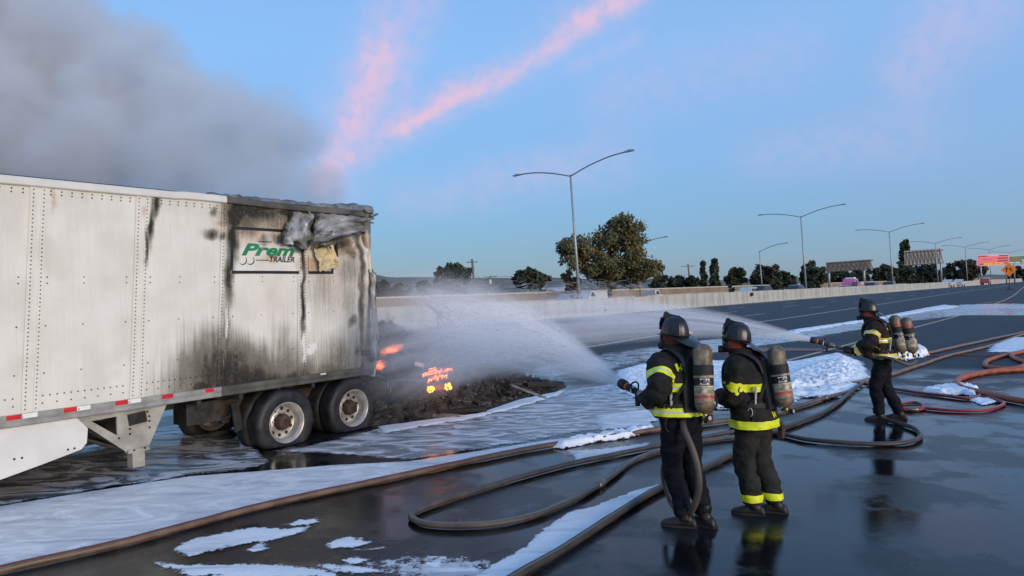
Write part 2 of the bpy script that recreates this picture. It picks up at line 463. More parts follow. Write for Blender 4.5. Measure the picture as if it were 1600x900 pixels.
# ------------------------------------------------------------------ trees
def leaf_mat(name, dark, light, dry=(.10, .075, .03), k=.3):
    t = NT(name)
    n = t.noise(.55, 4); n2 = t.noise(5, 2)
    c = t.mix(t.rng(n2, .3, .7), dark, light); c = t.mix(t.math('MULTIPLY', t.rng(n, .45, .7), k), c, dry)
    t.set(base=c, rough=.7)
leaf_mat('leaf_olive', (.075, .078, .028), (.17, .155, .06), (.20, .135, .055), .6)
leaf_mat('leaf_dark', (.020, .030, .014), (.060, .072, .034), (.06, .055, .03), .3)
leaf_mat('leaf_brown', (.03, .025, .013), (.065, .05, .028), (.07, .045, .025), .5)
mat('bark', (.09, .07, .05), .9, 0, .3, 3, .3, 12)
def leaves(centers, per, spread, size, seed):
    r_ = np.random.default_rng(seed); C = np.repeat(np.asarray(centers), per, axis=0); n = len(C)
    d = r_.normal(size=(n, 3)); d /= np.linalg.norm(d, axis=1)[:, None]
    P = C + d * (spread * r_.random((n, 1)) ** .5) * [1, 1, .8]
    a = r_.normal(size=(n, 3)); a /= np.linalg.norm(a, axis=1)[:, None]; b = np.cross(a, r_.normal(size=(n, 3))); b /= np.linalg.norm(b, axis=1)[:, None]
    sz = size * (.6 + .8 * r_.random((n, 1)))
    v = np.stack([P - a * sz, P + b * sz * .55, P + a * sz, P - b * sz * .55], 1).reshape(-1, 3)
    me = bpy.data.meshes.new('crown'); me.from_pydata(v.tolist(), [], [(4 * i, 4 * i + 1, 4 * i + 2, 4 * i + 3) for i in range(n)]); me.update()
    return me
LOBES = [(-.60, .52, .36), (-.42, .66, .30), (-.15, .45, .34), (.08, .78, .34), (.30, .62, .42), (.50, .80, .30), (.62, .50, .34), (.05, .34, .26), (.42, .36, .28), (.80, .38, .18), (-.80, .66, .14), (.28, .90, .20)]
def tree(name, label, px, top, half, Y, kind='round', m='leaf_dark', clumps=40, per=40, lf=.35, base_z=0.0, low=.25, group='trees beyond the freeway', seed=None, squash=1.0):
    p = at(px, top, Y); h = p[2] - base_z; w = half * Y / F_PX
    r_ = np.random.default_rng(seed if seed is not None else int(px * 7 + top)); R = random.Random(int(px))
    o = thing(name, label, 'tree', (p[0], p[1], base_z), 0, group)
    tb = MB(); th = h * (.9 if kind == 'cone' else low + .25)
    tb.tube([(0, 0, 0), (w * .03, 0, th * .5), (w * .05, w * .03, th)], [max(.12, h * .028), max(.09, h * .02), max(.04, h * .008)], 8)
    if kind != 'cone':
        for k in range(7):
            a = k * 2.4; z0 = th * (.45 + .07 * k)
            tb.tube([(w * .03, 0, z0), (math.cos(a) * w * .35, math.sin(a) * w * .35, z0 + h * .14), (math.cos(a) * w * .62, math.sin(a) * w * .62, z0 + h * .27)], [h * .012, h * .009, h * .004], 6)
    tb.build('trunk', 'bark', o, True)
    cs = []
    while len(cs) < clumps:
        q = r_.uniform(-1, 1, 3)
        if kind == 'lobed':
            lx, lz, lr = LOBES[r_.integers(len(LOBES))]
            if np.linalg.norm(q) > 1: continue
            cs.append(((lx + q[0] * lr) * w, q[1] * w * .7, h * (lz + q[2] * lr * .46)))
        elif kind == 'cone':
            z = r_.random() ** 1.3; rad = (1 - z) ** .85
            a = r_.uniform(0, 6.28); rr = rad * r_.uniform(.35, 1); tier = .86 + .14 * math.cos(z * 34)
            cs.append((math.cos(a) * rr * w * .9 * tier, math.sin(a) * rr * w * .9 * tier, h * (low * .5 + (1 - low * .5) * z * .97)))
        else:
            L_ = np.linalg.norm(q)
            if L_ > 1 or L_ < .35: continue
            cz = h * (low + (1 - low) / 2); hz = h * (1 - low) / 2
            f = 1 - .25 * max(0, -q[2])
            lump = .80 + .22 * mnoise.noise(Vector((q[0] * 1.7 + px, q[1] * 1.7, q[2] * 1.7)))
            if kind == 'umbrella': f = 1.05 if q[2] < .1 else math.sqrt(max(.05, 1 - q[2] ** 2)) + .1
            cs.append((q[0] * w * .9 * f * lump / .8, q[1] * w * .9 * lump / .8, cz + q[2] * hz * .93 * (lump / .8 if q[2] < 0 else 1)))
    me = leaves(cs, per, (w * .17 if kind == 'lobed' else max(w, h * .4) * .24 if kind != 'cone' else w * .30), lf, int(px) + 5)
    me.materials.append(MATS[m]); link('crown', me, o)
    return o
tree('broad_tree', 'large olive green tree standing behind the tall twin-arm street lamp', 948, 338, 76, 88, 'lobed', 'leaf_olive', 250, 95, .20, low=.14)
tree('round_tree', 'dense dark tree beside the wooden utility pole', 709, 412, 30, 150, 'round', 'leaf_dark', 70, 60, .5, low=.1)
tree('umbrella_tree', 'dome-shaped dark tree standing alone before the hills', 827, 421, 29, 170, 'umbrella', 'leaf_dark', 80, 60, .5, low=.35)
tree('small_tree', 'feathery shrub tree just right of the trailer corner', 598, 437, 18, 135, 'round', 'leaf_dark', 36, 40, .45, low=.0)
tree('small_tree', 'rounded dark bush tree between trailer and large dark tree', 628, 440, 19, 140, 'round', 'leaf_dark', 40, 45, .45, low=.0)
tree('small_tree', 'ragged small tree hard against the dark tree by the utility pole', 667, 437, 18, 145, 'round', 'leaf_dark', 32, 40, .45, low=.0)
tree('small_tree', 'low dark brown tree at the foot of the olive tree', 893, 421, 18, 150, 'round', 'leaf_brown', 36, 40, .45, low=.1)
low_tree_labels = ['low hedge-like tree right of the olive tree', 'low broad tree left of the cross-arm utility pole', 'low tree under the cross-arm utility pole']
for i, (x, tp, hw) in enumerate(((1032, 427, 17), (1056, 429, 17), (1080, 430, 14))):
    tree('low_tree', low_tree_labels[i], x, tp, hw, 165, 'round', 'leaf_dark', 30, 40, .5, low=.0)
tree('conifer', 'slimmer of two dark conifers beyond the median', 1098, 408, 9, 160, 'cone', 'leaf_dark', 60, 30, .45, low=.1)
tree('conifer', 'wider of two dark conifers beyond the median', 1116, 405, 13, 155, 'cone', 'leaf_dark', 80, 30, .45, low=.1)
tree('round_tree', 'dark round tree right of the paired conifers', 1149, 417, 18, 160, 'round', 'leaf_dark', 44, 45, .5, low=.05)
tree('round_tree', 'brownish spreading tree behind the single-arm street lamp', 1196, 413, 26, 158, 'round', 'leaf_brown', 60, 50, .5, low=.05)
tree('round_tree', 'greener tree left of the second twin-arm street lamp', 1225, 424, 18, 150, 'round', 'leaf_dark', 40, 45, .5, low=.0)
tree('round_tree', 'rounded tree right behind the second twin-arm street lamp', 1269, 410, 22, 155, 'round', 'leaf_dark', 60, 55, .5, low=.0)
tree('roadside_bush', 'bushy shrub by the lamp foot at the opposite roadside', 1265, 433, 9, 118, 'round', 'leaf_dark', 24, 34, .3, low=.0, group='roadside bushes')
tree('roadside_bush', 'thin shrub before the brownish tree across the road', 1213, 434, 10, 115, 'round', 'leaf_dark', 24, 30, .3, low=.0, group='roadside bushes')
tree('roadside_bush', 'small upright shrub against the tan wall left of the single-arm lamp', 1142, 441, 4, 112, 'round', 'leaf_dark', 12, 24, .25, low=.0, group='roadside bushes')
tree('roadside_bush', 'squarish dark bush behind the median under the second sign back', 1437, 433, 7, 150, 'round', 'leaf_dark', 18, 30, .35, low=.0, group='roadside bushes')
tree('round_tree', 'dark tree mass below the left half of the first sign back', 1312, 421, 24, 210, 'round', 'leaf_dark', 44, 45, .6, low=.0)
tree('round_tree', 'dark tree mass below the right half of the first sign back', 1346, 421, 22, 215, 'round', 'leaf_dark', 44, 45, .6, low=.0)
tree('round_tree', 'wide tree between the two sign backs', 1381, 409, 19, 225, 'round', 'leaf_dark', 50, 45, .6, low=.0)
tree('conifer', 'tall shaggy conifer rising left of the second sign back', 1414, 377, 21, 230, 'cone', 'leaf_dark', 110, 36, .6, low=.0)
tree('round_tree', 'dark tree hidden mostly behind the second sign back', 1446, 412, 27, 240, 'round', 'leaf_dark', 56, 45, .7, low=.0)
tree('round_tree', 'dark brown tree left of the bright pink sign', 1505, 402, 28, 260, 'round', 'leaf_brown', 64, 50, .7, low=.0)
tree('round_tree', 'small brown tree behind the diamond work sign', 1590, 417, 14, 300, 'round', 'leaf_brown', 40, 40, .7, low=.0)

# ------------------------------------------------------------------ street lamps
def lamp(name, label, x, y, h=11.3, twin=True, group='twin-arm street lamps', lean=.045, base=0.0, r=.11, al=5.3):
    o = thing(name, label, 'street lamp', (x, y, base), math.pi / 2 - AZ, group)
    # local x runs along the road; local -y points to the camera side; the road is banked, so the post leans a little
    lean_m = Matrix.Rotation(-lean, 3, Vector((CF[0], CF[1], 0)).normalized())
    rot = Matrix.Rotation(-(math.pi / 2 - AZ), 3, 'Z') @ lean_m @ Matrix.Rotation(math.pi / 2 - AZ, 3, 'Z')
    T = lambda pts: [rot @ Vector(p) for p in pts]
    b = MB(); b.tube(T([(0, 0, 0), (0, 0, h * .5), (0, 0, h)]), [r * 1.25, r, r * .62], 12); b.build('post', 'galvanised', o, True)
    b = MB(); b.box(rot @ Vector((0, 0, .25)), (.5, .5, .5), rot); b.build('base_block', 'concrete', o)
    for sgn in ((-1, 1) if twin else (-1,)):
        pts = [(0, 0, h - .12), (0, sgn * al * .35, h + .42), (0, sgn * al * .72, h + .78), (0, sgn * al, h + .86)]
        b = MB(); b.tube(T(crom(pts, .5)), .055, 8); b.build('arm', 'galvanised', o, True)
        b = MB(); b.box((0, 0, 0), (.24, .75, .11)); b.box((0, 0, .08), (.14, .3, .06))
        q = b.build('lamp_head', 'galvanised', o); q.matrix_local = Matrix.Translation(rot @ Vector((0, sgn * (al + .25), h + .86))) @ rot.to_4x4()
    return o
spots = [(5.4, 56.0, 'nearest and tallest-looking twin-arm street lamp on the median'), (40.4, 96.6, 'second twin-arm street lamp along the median, before the rounded tree'),
         (71.5, 132.0, 'third twin-arm street lamp, between the two sign backs'), (109, 180, 'twin-arm street lamp rising behind the second sign back'),
         (134, 207, 'twin-arm street lamp in front of the dark brown tree'), (158, 232, 'twin-arm street lamp behind the bright pink sign'), (190, 268, 'farthest twin-arm street lamp, past the green signs')]
for x, y, lb in spots: lamp('street_lamp', lb, x, y)
for px, top, base_y, Y, lb in ((1188, 392, 440, 120, 'single-arm street lamp on the opposite roadside before the brownish tree'), (997, 385, 462, 100, 'single-arm street lamp half hidden by the olive tree')):
    p = at(px, top, Y); lamp('street_lamp', lb, p[0] + .2, p[1], p[2], False, 'single-arm street lamps', .05, 0, .09, 4.4)

# ------------------------------------------------------------------ utility poles and wires
mat('weathered_wood', (.17, .14, .11), .9, 0, .25, 4)
def utility_pole(label, px, top, Y, arms, r=.16):
    p = at(px, top, Y); o = thing('utility_pole', label, 'utility pole', (p[0], p[1], 0), 0, 'utility poles')
    b = MB(); b.tube([(.5, 0, 0), (.25, 0, p[2] * .5), (0, 0, p[2])], [r * 1.3, r * 1.1, r], 8); b.build('pole', 'weathered_wood', o, True)
    for dz, w in arms:
        b = MB(); b.box((0, -.2, p[2] - dz), (w, .14, .16)); q = b.build('crossarm', 'weathered_wood', o)
        for k in (-.45, -.2, .2, .45):
            b = MB(); b.lathe([(.05, 0), (.08, .06), (.05, .12), (.03, .2)], (k * w, -.2, p[2] - dz + .08), seg=8); b.build('insulator', 'grey_metal', q)
    return p
pA = utility_pole('leaning wooden utility pole beside the dense dark tree', 737.5, 405, 140, [(.6, 2.2)], .2)
pB = utility_pole('short utility pole above the white gabled roof', 766, 431, 170, [(.3, 3.2)], .12)
pC = utility_pole('utility pole with two crossarms left of the conifers', 1075, 412, 190, [(.7, 3.6), (4.4, 3.6)], .2)
b = MB(); b.lathe([(.22, -.5), (.28, -.45), (.28, .45), (.2, .5)], (pB[0], pB[1] - .35, pB[2] - 1.4), seg=10)
tag(b.build('pole_transformer', 'white_metal'), 'pale can-shaped transformer on the short utility pole', 'transformer')
for i, (a, c, lb) in enumerate(((pA + [1, 0, -3.4], pB, 'sagging wire between the leaning pole and the short pole'), (pB, pC + [0, 0, -3], 'long thin wire running behind the olive tree'))):
    mid = (a + c) / 2 - [0, 0, 1.2]; b = MB(); b.tube(crom([a, mid, c], 4), .035, 5); tag(b.build('overhead_wire', 'dark_steel'), lb, 'wire', 'overhead wires')

# ------------------------------------------------------------------ houses far off
mat('house_wall', (.50, .46, .41), .85, 0, .1, .5); mat('pale_roof', (.50, .48, .46), .8, 0, .1, .6); mat('grey_roof', (.26, .24, .23), .85, 0, .15, .6)
def house(label, px, ridge_y, half, Y, roof='pale_roof', rz=.2):
    p = at(px, ridge_y, Y); w = half * Y / F_PX; h = p[2]; e = h - w * .38
    o = thing('house', label, 'house', (p[0], p[1], 0), rz, 'houses beyond the trees')
    b = MB(); b.box((0, 4, e / 2), (2 * w - .8, 9, e)); b.build('wall', 'house_wall', o)
    b = MB(); b.prism([(-w, e - .02), (0, h), (w, e - .02), (w, e - .2), (0, h - .2), (-w, e - .2)], -1.1, 9.2); b.build('roof', roof, o)
    b = MB(); b.prism([(-w + .45, e - .1), (w - .45, e - .1), (0, h - .3)], -.5, -.4); b.build('gable', 'house_wall', o)
    for k in (-.4, .4):
        b = MB(); b.box((k * w, -.53, e - 1.3), (1.1, .06, 1.1)); q = b.build('window', 'glass_dark', o)
        b = MB(); b.box((k * w, -.55, e - 1.9), (1.3, .08, .1)); b.build('sill', 'wall_cap', q)
house('house with pale gabled roof below the utility poles', 714, 453, 13, 175)
house('house with small pale roof right of the dome-shaped tree', 862, 451, 10, 190, 'pale_roof', -.3)
house('small house with cream gable in front of the dome-shaped tree', 847, 445, 6, 185, 'grey_roof', .1)
house('house with pale roof farthest right of the dome-shaped tree', 880, 448, 8, 220, 'pale_roof', .4)

# ------------------------------------------------------------------ freeway signs
mat('sign_back', (.22, .22, .22), .6, .3, .15, .8); mat('sign_back_dark', (.12, .12, .12), .6, .3, .2, .8); mat('sign_steel', (.07, .07, .07), .6, .4, .3, 2)
def box_between(mb, a, b_, w):
    mb.tube([a, b_], w, 4)
def sign_back(label, x0, x1, yt0, yt1, hpx, Y, posts, m):
    a = at(x0, yt0, Y); c = at(x1, yt1, Y); W = np.linalg.norm((c - a)[:2]); H_ = hpx * Y / F_PX
    ang = math.atan2(c[1] - a[1], c[0] - a[0]); top = (a[2] + c[2]) / 2; slope = (c[2] - a[2]) / W
    o = thing('sign_panel_back', label, 'road sign', (a[0], a[1], 0), ang, 'sign backs over the opposite carriageway')
    n = 10
    for k in range(n):
        b = MB(); x = W * (k + .5) / n; b.box((x, .15, a[2] + slope * x - H_ / 2), (W / n - .04, .08, H_)); b.build('panel', m, o)
    tr = []
    zt = lambda x: a[2] + slope * x
    for (fy, z1, z2) in ((-.7, .12, .12), (-.7, 1.0, 1.0)):
        b = MB(); b.tube([(0, fy, zt(0) - H_ * z1), (W, fy, zt(W) - H_ * z2)], .11, 6); b.build('truss_chord', 'sign_steel', o)
    for k in range(n):
        xa, xb = W * k / n, W * (k + 1) / n
        b = MB(); b.tube([(xa, -.7, zt(xa) - H_ * .12), (xb, -.7, zt(xb) - H_)], .09, 5); b.build('truss_diagonal', 'sign_steel', o)
        b = MB(); b.tube([(xa, -.7, zt(xa)), (xa, -.7, zt(xa) - H_)], .08, 5); b.build('truss_upright', 'sign_steel', o)
    for x in posts:
        xx = (x - x0) / (x1 - x0) * W
        b = MB(); b.tube([(xx, .45, 0), (xx, .45, zt(xx) - .3)], .26, 10); b.build('post', 'galvanised', o, True)
sign_back('grey back of a freeway sign with dark truss, nearer of two', 1291, 1362, 410, 405, 15, 165, (1296, 1351), 'sign_back_dark')
sign_back('pale grey back of a freeway sign beside the tall conifer', 1413, 1471, 392, 388, 23, 190, (1471,), 'sign_back')

mat('sign_pink', (.98, .15, .18), .45, 0, .08, .5); mat('sign_orange', (.95, .24, .012), .45, 0, .05, 2); mat('sign_green', (.012, .17, .07), .45, 0, .1, 1); mat('sign_amber', (.95, .42, .01), .4, 0, .1, 2)
mat('sign_white', (.8, .76, .72), .45, 0, .05, 1); mat('sign_red', (.55, .02, .03), .45, 0, .1, 1)
def board(name, label, x0, x1, y0, y1, Y, face, rim, legs=(), cat='road sign', group=None):
    a = at((x0 + x1) / 2, (y0 + y1) / 2, Y); w = (x1 - x0) * Y / F_PX; h = (y1 - y0) * Y / F_PX
    o = thing(name, label, cat, (a[0], a[1], a[2] - h / 2), -.12, group)
    w *= 1.0
    b = MB(); b.box((0, .05, h / 2), (w, .1, h)); b.build('rim', rim, o)
    b = MB(); b.box((0, -.03, h / 2), (w * .97, .06, h * .93)); f = b.build('face', face, o)
    for x in legs:
        b = MB(); b.tube([(x * w, .4, -a[2] + h / 2), (x * w, .4, h * .8)], .22, 8); b.build('post', 'galvanised', o, True)
    return o, f, w, h
def bars(f, items, y=-.075):
    for (x, z, w, h, m_) in items:
        b = MB(); b.box((x, y, z), (w, .02, h)); b.build('legend_bar', m_, f)
o, f, W_, H_ = board('express_lane_sign', 'wide bright pink overhead freeway sign with amber strip', 1529, 1575, 398, 415, 225, 'sign_pink', 'sign_white', (-.38, .42))
bars(f, [(-.33 * W_, H_ * .90, W_ * .26, H_ * .07, 'dark_steel'), (.33 * W_, H_ * .90, W_ * .26, H_ * .07, 'dark_steel'), (0, H_ * .90, W_ * .28, H_ * .05, 'sign_white'),
         (.30 * W_, H_ * .66, W_ * .34, H_ * .09, 'dark_steel'), (.31 * W_, H_ * .42, W_ * .34, H_ * .09, 'dark_steel'), (-.2 * W_, H_ * .58, W_ * .3, H_ * .05, 'sign_red'),
         (0, H_ * .16, W_ * .60, H_ * .2, 'sign_amber'), (-.39 * W_, H_ * .14, W_ * .12, H_ * .12, 'sign_red'), (.40 * W_, H_ * .2, W_ * .12, H_ * .12, 'sign_red'), (0, H_ * .16, W_ * .03, H_ * .12, 'dark_steel'), (.16 * W_, H_ * .17, W_ * .02, H_ * .12, 'dark_steel')])
o, f, W_, H_ = board('exit_sign', 'green overhead sign with small red shield beside the pink sign', 1577, 1594, 400, 412, 230, 'sign_green', 'sign_white', (.0,), group='green overhead signs')
bars(f, [(0, H_ * .6, W_ * .36, H_ * .36, 'sign_red'), (-.24 * W_, H_ * .16, W_ * .36, H_ * .12, 'sign_white'), (.22 * W_, H_ * .16, W_ * .36, H_ * .12, 'sign_white')])
o, f, W_, H_ = board('exit_sign', 'green overhead sign cut off by the picture edge', 1595.5, 1612, 399, 412, 232, 'sign_green', 'sign_white', (.3,), group='green overhead signs')
bars(f, [(-.2 * W_, H_ * .45, W_ * .4, H_ * .1, 'sign_white'), (-.1 * W_, H_ * .2, W_ * .6, H_ * .14, 'sign_amber')])
# diamond work sign with two arrows
Yd = 118; a = at(1576.5, 421.5, Yd); r_ = 10.4 * Yd / F_PX
o = thing('merge_sign', 'orange diamond road work sign with two black arrows on a post', 'road sign', (a[0], a[1], 0), -.5)
b = MB(); b.prism([(-r_, a[2]), (0, a[2] - r_), (r_, a[2]), (0, a[2] + r_)], -.03, .03); f = b.build('face', 'sign_orange', o)
for pts in ([(-.52, -.35), (-.36, -.35), (-.36, .2), (-.24, .2), (-.44, .55), (-.64, .2), (-.52, .2)], [(.5, -.42), (.34, -.36), (.10, .02), (-.02, -.06), (-.03, .36), (.32, .18), (.22, .1)]):
    b = MB(); b.prism([(x * r_ * .85 + .08 * r_, a[2] + z * r_ * .8) for x, z in pts], -.05, -.034); b.build('arrow', 'black_print', f)
b = MB(); b.tube([(0, .08, 0), (0, .08, a[2] + r_ * .5)], .07, 8); b.build('post', 'dark_steel', o)
b = MB(); b.box((0, .08, .06), (1.1, .12, .1)); b.box((0, .08, .05), (.12, 1.1, .08)); b.build('stand', 'dark_steel', o)

# ------------------------------------------------------------------ vehicles beyond the median
for n_, c_ in (('car_white', (.55, .56, .56)), ('car_black', (.015, .016, .02)), ('car_pink', (.62, .16, .30)), ('car_grey', (.2, .21, .23)), ('car_red', (.35, .03, .03))):
    mat(n_, c_, .25, 0, .05, 1, coat=.6)
def vehicle(name, label, cat, px, Y, paint, shape='car', L=4.6, Wd=1.85, Hh=1.5, flip=1):
    base = at(px, 450, Y); o = thing(name, label, cat, (base[0], base[1], 0), math.pi / 2 - AZ, 'traffic beyond the median')
    if shape == 'van': side = [(-.5, .3), (-.5, .62), (-.49, .98), (-.46, 1), (.24, 1), (.31, .96), (.42, .62), (.49, .52), (.5, .3)]
    elif shape == 'truck': side = [(-.5, .3), (-.5, .60), (-.02, .60), (0, .97), (.05, 1), (.2, 1), (.29, .66), (.48, .58), (.5, .3)]
    else: side = [(-.5, .26), (-.5, .58), (-.44, .66), (-.30, .97), (-.22, 1), (.05, 1), (.10, .98), (.26, .66), (.46, .56), (.5, .45), (.5, .26)]
    P = [(x * L * flip, z * Hh) for x, z in side]
    rings = []
    for y, k in ((-Wd / 2, .0), (-Wd / 2 + .06, .03), (Wd / 2 - .06, .03), (Wd / 2, .0)):
        tilt = lambda z: .16 * max(0, z - .6 * Hh) / (.4 * Hh)
        rings.append([(x, y + (tilt(z) if y < 0 else -tilt(z)), z + (0 if k else -.02 * (z > .9 * Hh))) for x, z in P])
    b = MB(); b.rings(rings); b.build('body', paint, o)
    for sy in (-1, 1):
        b = MB(); y = sy * (Wd / 2 - .06)
        x0, x1 = {'van': (.13, .34), 'truck': (.02, .24), 'car': (-.36, .2)}[shape]
        b.add([(x0 * L * flip, sy * (Wd / 2 + .004), .66 * Hh), (x1 * L * flip, sy * (Wd / 2 + .004), .66 * Hh), ((x1 - .07) * L * flip, y - sy * .05 + sy * .02, .92 * Hh), ((x0 + .06) * L * flip, y - sy * .05 + sy * .02, .92 * Hh)], [(0, 1, 2, 3)])
        b.build('side_window', 'glass_dark', o)
        for wx in (-.31, .32):
            b = MB(); b.lathe([(.33, -.1), (.34, -.06), (.34, .06), (.33, .1)], (wx * L, sy * (Wd / 2 - .1), .34), 'y', 16)
            w_ = b.build('wheel', 'rubber', o); b = MB(); b.lathe([(.2, -.11), (.2, .11)], (wx * L, sy * (Wd / 2 - .1), .34), 'y', 12); b.build('rim', 'grey_metal', w_)
    for sx in (-1, 1):
        b = MB(); b.box((sx * L / 2, 0, .55 * Hh), (.04, Wd * .8, .1)); b.build('lights', 'white_reflector' if sx == flip else 'red_reflector', o)
    return o
vehicle('delivery_van', 'white van just behind the median beside the tallest lamp', 'van', 924, 86, 'car_white', 'van', 4.3, 1.9, 1.85, -1)
vehicle('pickup_truck', 'white-cabbed pickup behind the median right of the olive tree', 'pickup', 1015, 92, 'car_white', 'truck', 4.4, 1.85, 1.78)
vehicle('dark_car', 'dark car roof showing behind the median left of the white van', 'car', 893, 84, 'car_grey', 'car', 4.4, 1.85, 1.62)
vehicle('parked_car', 'low dark car roof behind the median below the single-arm lamp', 'car', 1192, 98, 'car_black', 'car', 5.0, 1.9, 1.95)
vehicle('parked_car', 'pale car roof behind the median left of the single-arm lamp', 'car', 1172, 96, 'car_white', 'car', 4.6, 1.85, 1.72)
vehicle('parked_car', 'dark car roof left of the second twin-arm lamp foot', 'car', 1245, 108, 'car_black', 'car', 4.8, 1.9, 1.85)
tp = vehicle('tow_truck', 'pink and white truck beyond the median below the nearer sign back', 'truck', 1331, 122, 'car_pink', 'truck', 6.6, 2.3, 2.6, -1)
b = MB(); b.box((-.6, 0, 2.72), (1.1, 1.4, .22)); b.build('light_bar', 'white_reflector', tp)
b = MB(); b.box((2.6, 0, 1.75), (2.0, 2.1, .6)); b.build('hood_panel', 'car_white', tp)
b = MB(); b.box((-2.3, -1.18, 1.55), (2.6, .1, .9)); b.build('side_box', 'car_black', tp)
for px, Y, c_, lb in ((1362, 128, 'car_black', 'dark car roof right of the pink truck'), (1391, 136, 'car_black', 'dark car roof near the third lamp foot'), (1482, 170, 'car_white', 'white car beyond the median right of the second sign back'), (1499, 178, 'car_white', 'white car second along from the second sign post'), (1541, 205, 'car_red', 'dark red car below the pink sign')):
    vehicle('distant_car', lb, 'car', px, Y, c_, 'car', 4.8, 1.9, 1.9)
# ================================================================== semi-trailer
TO = g(553, 672); TA = math.radians(36.6)
TD = np.array([math.sin(TA), math.cos(TA), 0]); TN = np.array([math.cos(TA), -math.sin(TA), 0])   # toward the rear; out of the near side
def side(x, y):                                            # survey: photo pixel -> (s, z) on the near side of the trailer
    r_ = ray(x, y); q = CP + r_ * (((TO - CP) @ TN) / (r_ @ TN)); return np.array([(q - TO) @ TD, q[2]])
def tw_(s, lat, z=0.0): return TO + TD * s - TN * lat + np.array([0, 0, z])
trailer = thing('semi_trailer', 'scorched white box semi-trailer with crumpled rear corner and flattened tyres', 'trailer', TO, math.pi / 2 - TA)
# local axes: x = s toward the rear, y = away from the camera, z up

t = NT('panel_paint'); P = t.tc.outputs['Object']
soot, tan_, bare, clean = t.attr('soot'), t.attr('scorch'), t.attr('bare'), t.attr('wash')
brush = t.noise(1.0, 5, t.map(P, (38, 38, 1.1))); cloud = t.noise(2.2, 5, P); fine = t.noise(26, 4, P); drip = t.noise(1.0, 4, t.map(P, (22, 22, 2.0)), dist=.4)
c = t.mix(t.rng(cloud, .35, .7), (.78, .76, .68), (.68, .66, .57))
c = t.mix(t.math('MULTIPLY', t.rng(brush, .4, .75), .22), c, (.56, .55, .48))
c = t.mix(t.math('MULTIPLY', t.rng(tan_, .05, .9), .85), c, t.mix(t.rng(fine, .35, .65), (.46, .27, .15), (.60, .43, .30)))
c = t.mix(t.rng(bare, .3, .7), c, t.mix(t.rng(cloud, .35, .65), (.20, .20, .20), (.36, .36, .36)))
film = t.math('MULTIPLY', t.rng(t.math('ADD', soot, t.math('MULTIPLY', t.math('SUBTRACT', brush, .5), .5)), .04, .70), .90)
c = t.mix(film, c, t.mix(t.rng(fine, .3, .7), (.085, .078, .048), (.16, .148, .10)))
burnt = t.rng(t.math('ADD', soot, t.math('ADD', t.math('MULTIPLY', t.math('SUBTRACT', fine, .5), .5), t.math('MULTIPLY', t.math('SUBTRACT', drip, .5), .35))), .66, .98)
c = t.mix(burnt, c, t.mix(t.rng(fine, .45, .7), (.014, .012, .010), (.06, .045, .028)))
c = t.mix(t.rng(t.math('ADD', clean, t.math('MULTIPLY', t.math('SUBTRACT', drip, .5), 1.1)), .55, .8), c, (.78, .77, .72))
t.set(base=c, rough=t.rng(soot, 0, 1, .38, .75), metal=t.math('MULTIPLY', t.rng(bare, .3, .7), .12)); t.bump(fine, .12, .01)
mat('soot_black', (.018, .016, .014), .8, 0, .5, 12, .5, 40)
mat('post_metal', (.62, .61, .56), .42, .15, .1, 4)
mat('insulation', (.58, .47, .26), .9, 0, .25, 7, .6, 25)

# what the fire left on the skin: (photo x, y, half width, half height, strength)
SOOT = [(228, 318, 5, 20, 1.2), (222, 350, 4.5, 32, 1.2), (217, 385, 3, 26, 1.0), (318, 328, 9, 8, .75), (317, 362, 13, 8, .95), (338, 366, 7, 8, .8), (338, 347, 15, 7, .45),
        (357, 330, 20, 26, 1.35), (400, 335, 60, 14, .95), (480, 345, 60, 20, .8), (372, 330, 30, 18, 1.2), (545, 420, 22, 40, .5), (353, 372, 10, 40, 1.2), (350, 430, 7, 45, .95), (392, 322, 44, 13, 1.25), (372, 345, 22, 22, .8), (440, 329, 44, 12, 1.05), (420, 350, 40, 18, .5), (500, 440, 30, 50, .35), (460, 333, 14, 9, 1.2), (430, 345, 12, 20, .45),
        (402, 375, 12, 7, .7), (425, 372, 12, 5, .7), (445, 355, 20, 12, .6), (467, 395, 4, 50, 1.05), (470, 470, 3.6, 58, 1.1), (350, 540, 8, 80, .75), (475, 350, 18, 30, .5),
        (535, 382, 22, 11, .9), (548, 395, 10, 14, .7), (566, 400, 5, 90, .9), (566, 500, 4.5, 90, 1.0), (553, 505, 9, 12, .85), (560, 548, 7, 11, .9), (508, 374, 20, 8, .8), (567, 575, 5, 20, 1.0),
        (330, 590, 46, 44, .78), (290, 600, 30, 35, .55), (395, 597, 60, 24, 1.0), (320, 606, 40, 18, 1.0), (455, 590, 30, 20, .95), (450, 575, 32, 48, .72), (440, 545, 22, 40, .5), (520, 580, 45, 16, .75), (340, 540, 40, 50, .35), (520, 470, 30, 60, .25), (545, 470, 14, 60, .45)]
SCORCH = [(62, 300, 3, 30, .8), (205, 327, 4, 8, .7), (240, 300, 14, 10, .3), (290, 310, 30, 20, .25), (380, 345, 60, 34, .8), (520, 430, 50, 70, .45), (430, 470, 60, 60, .3), (420, 350, 40, 30, .7), (415, 401, 14, 10, .7), (480, 415, 22, 16, .9), (545, 390, 26, 20, .8), (560, 440, 14, 60, .5), (395, 365, 30, 12, .5), (520, 560, 40, 25, .45), (500, 350, 50, 20, .6)]
BARE = [(500, 345, 45, 14, 1.0), (535, 355, 42, 16, 1.1), (455, 352, 20, 15, .9), (445, 375, 22, 10, .9), (460, 385, 20, 9, .8), (515, 366, 30, 9, .8), (555, 350, 18, 14, .8)]
WASH = [(480, 500, 7, 34, 1.0), (476, 545, 6, 40, .9), (462, 520, 3, 25, .7), (487, 547, 9, 8, 1.1), (350, 500, 6, 70, .62), (349, 570, 5, 40, .6), (366, 570, 3, 30, .55)]
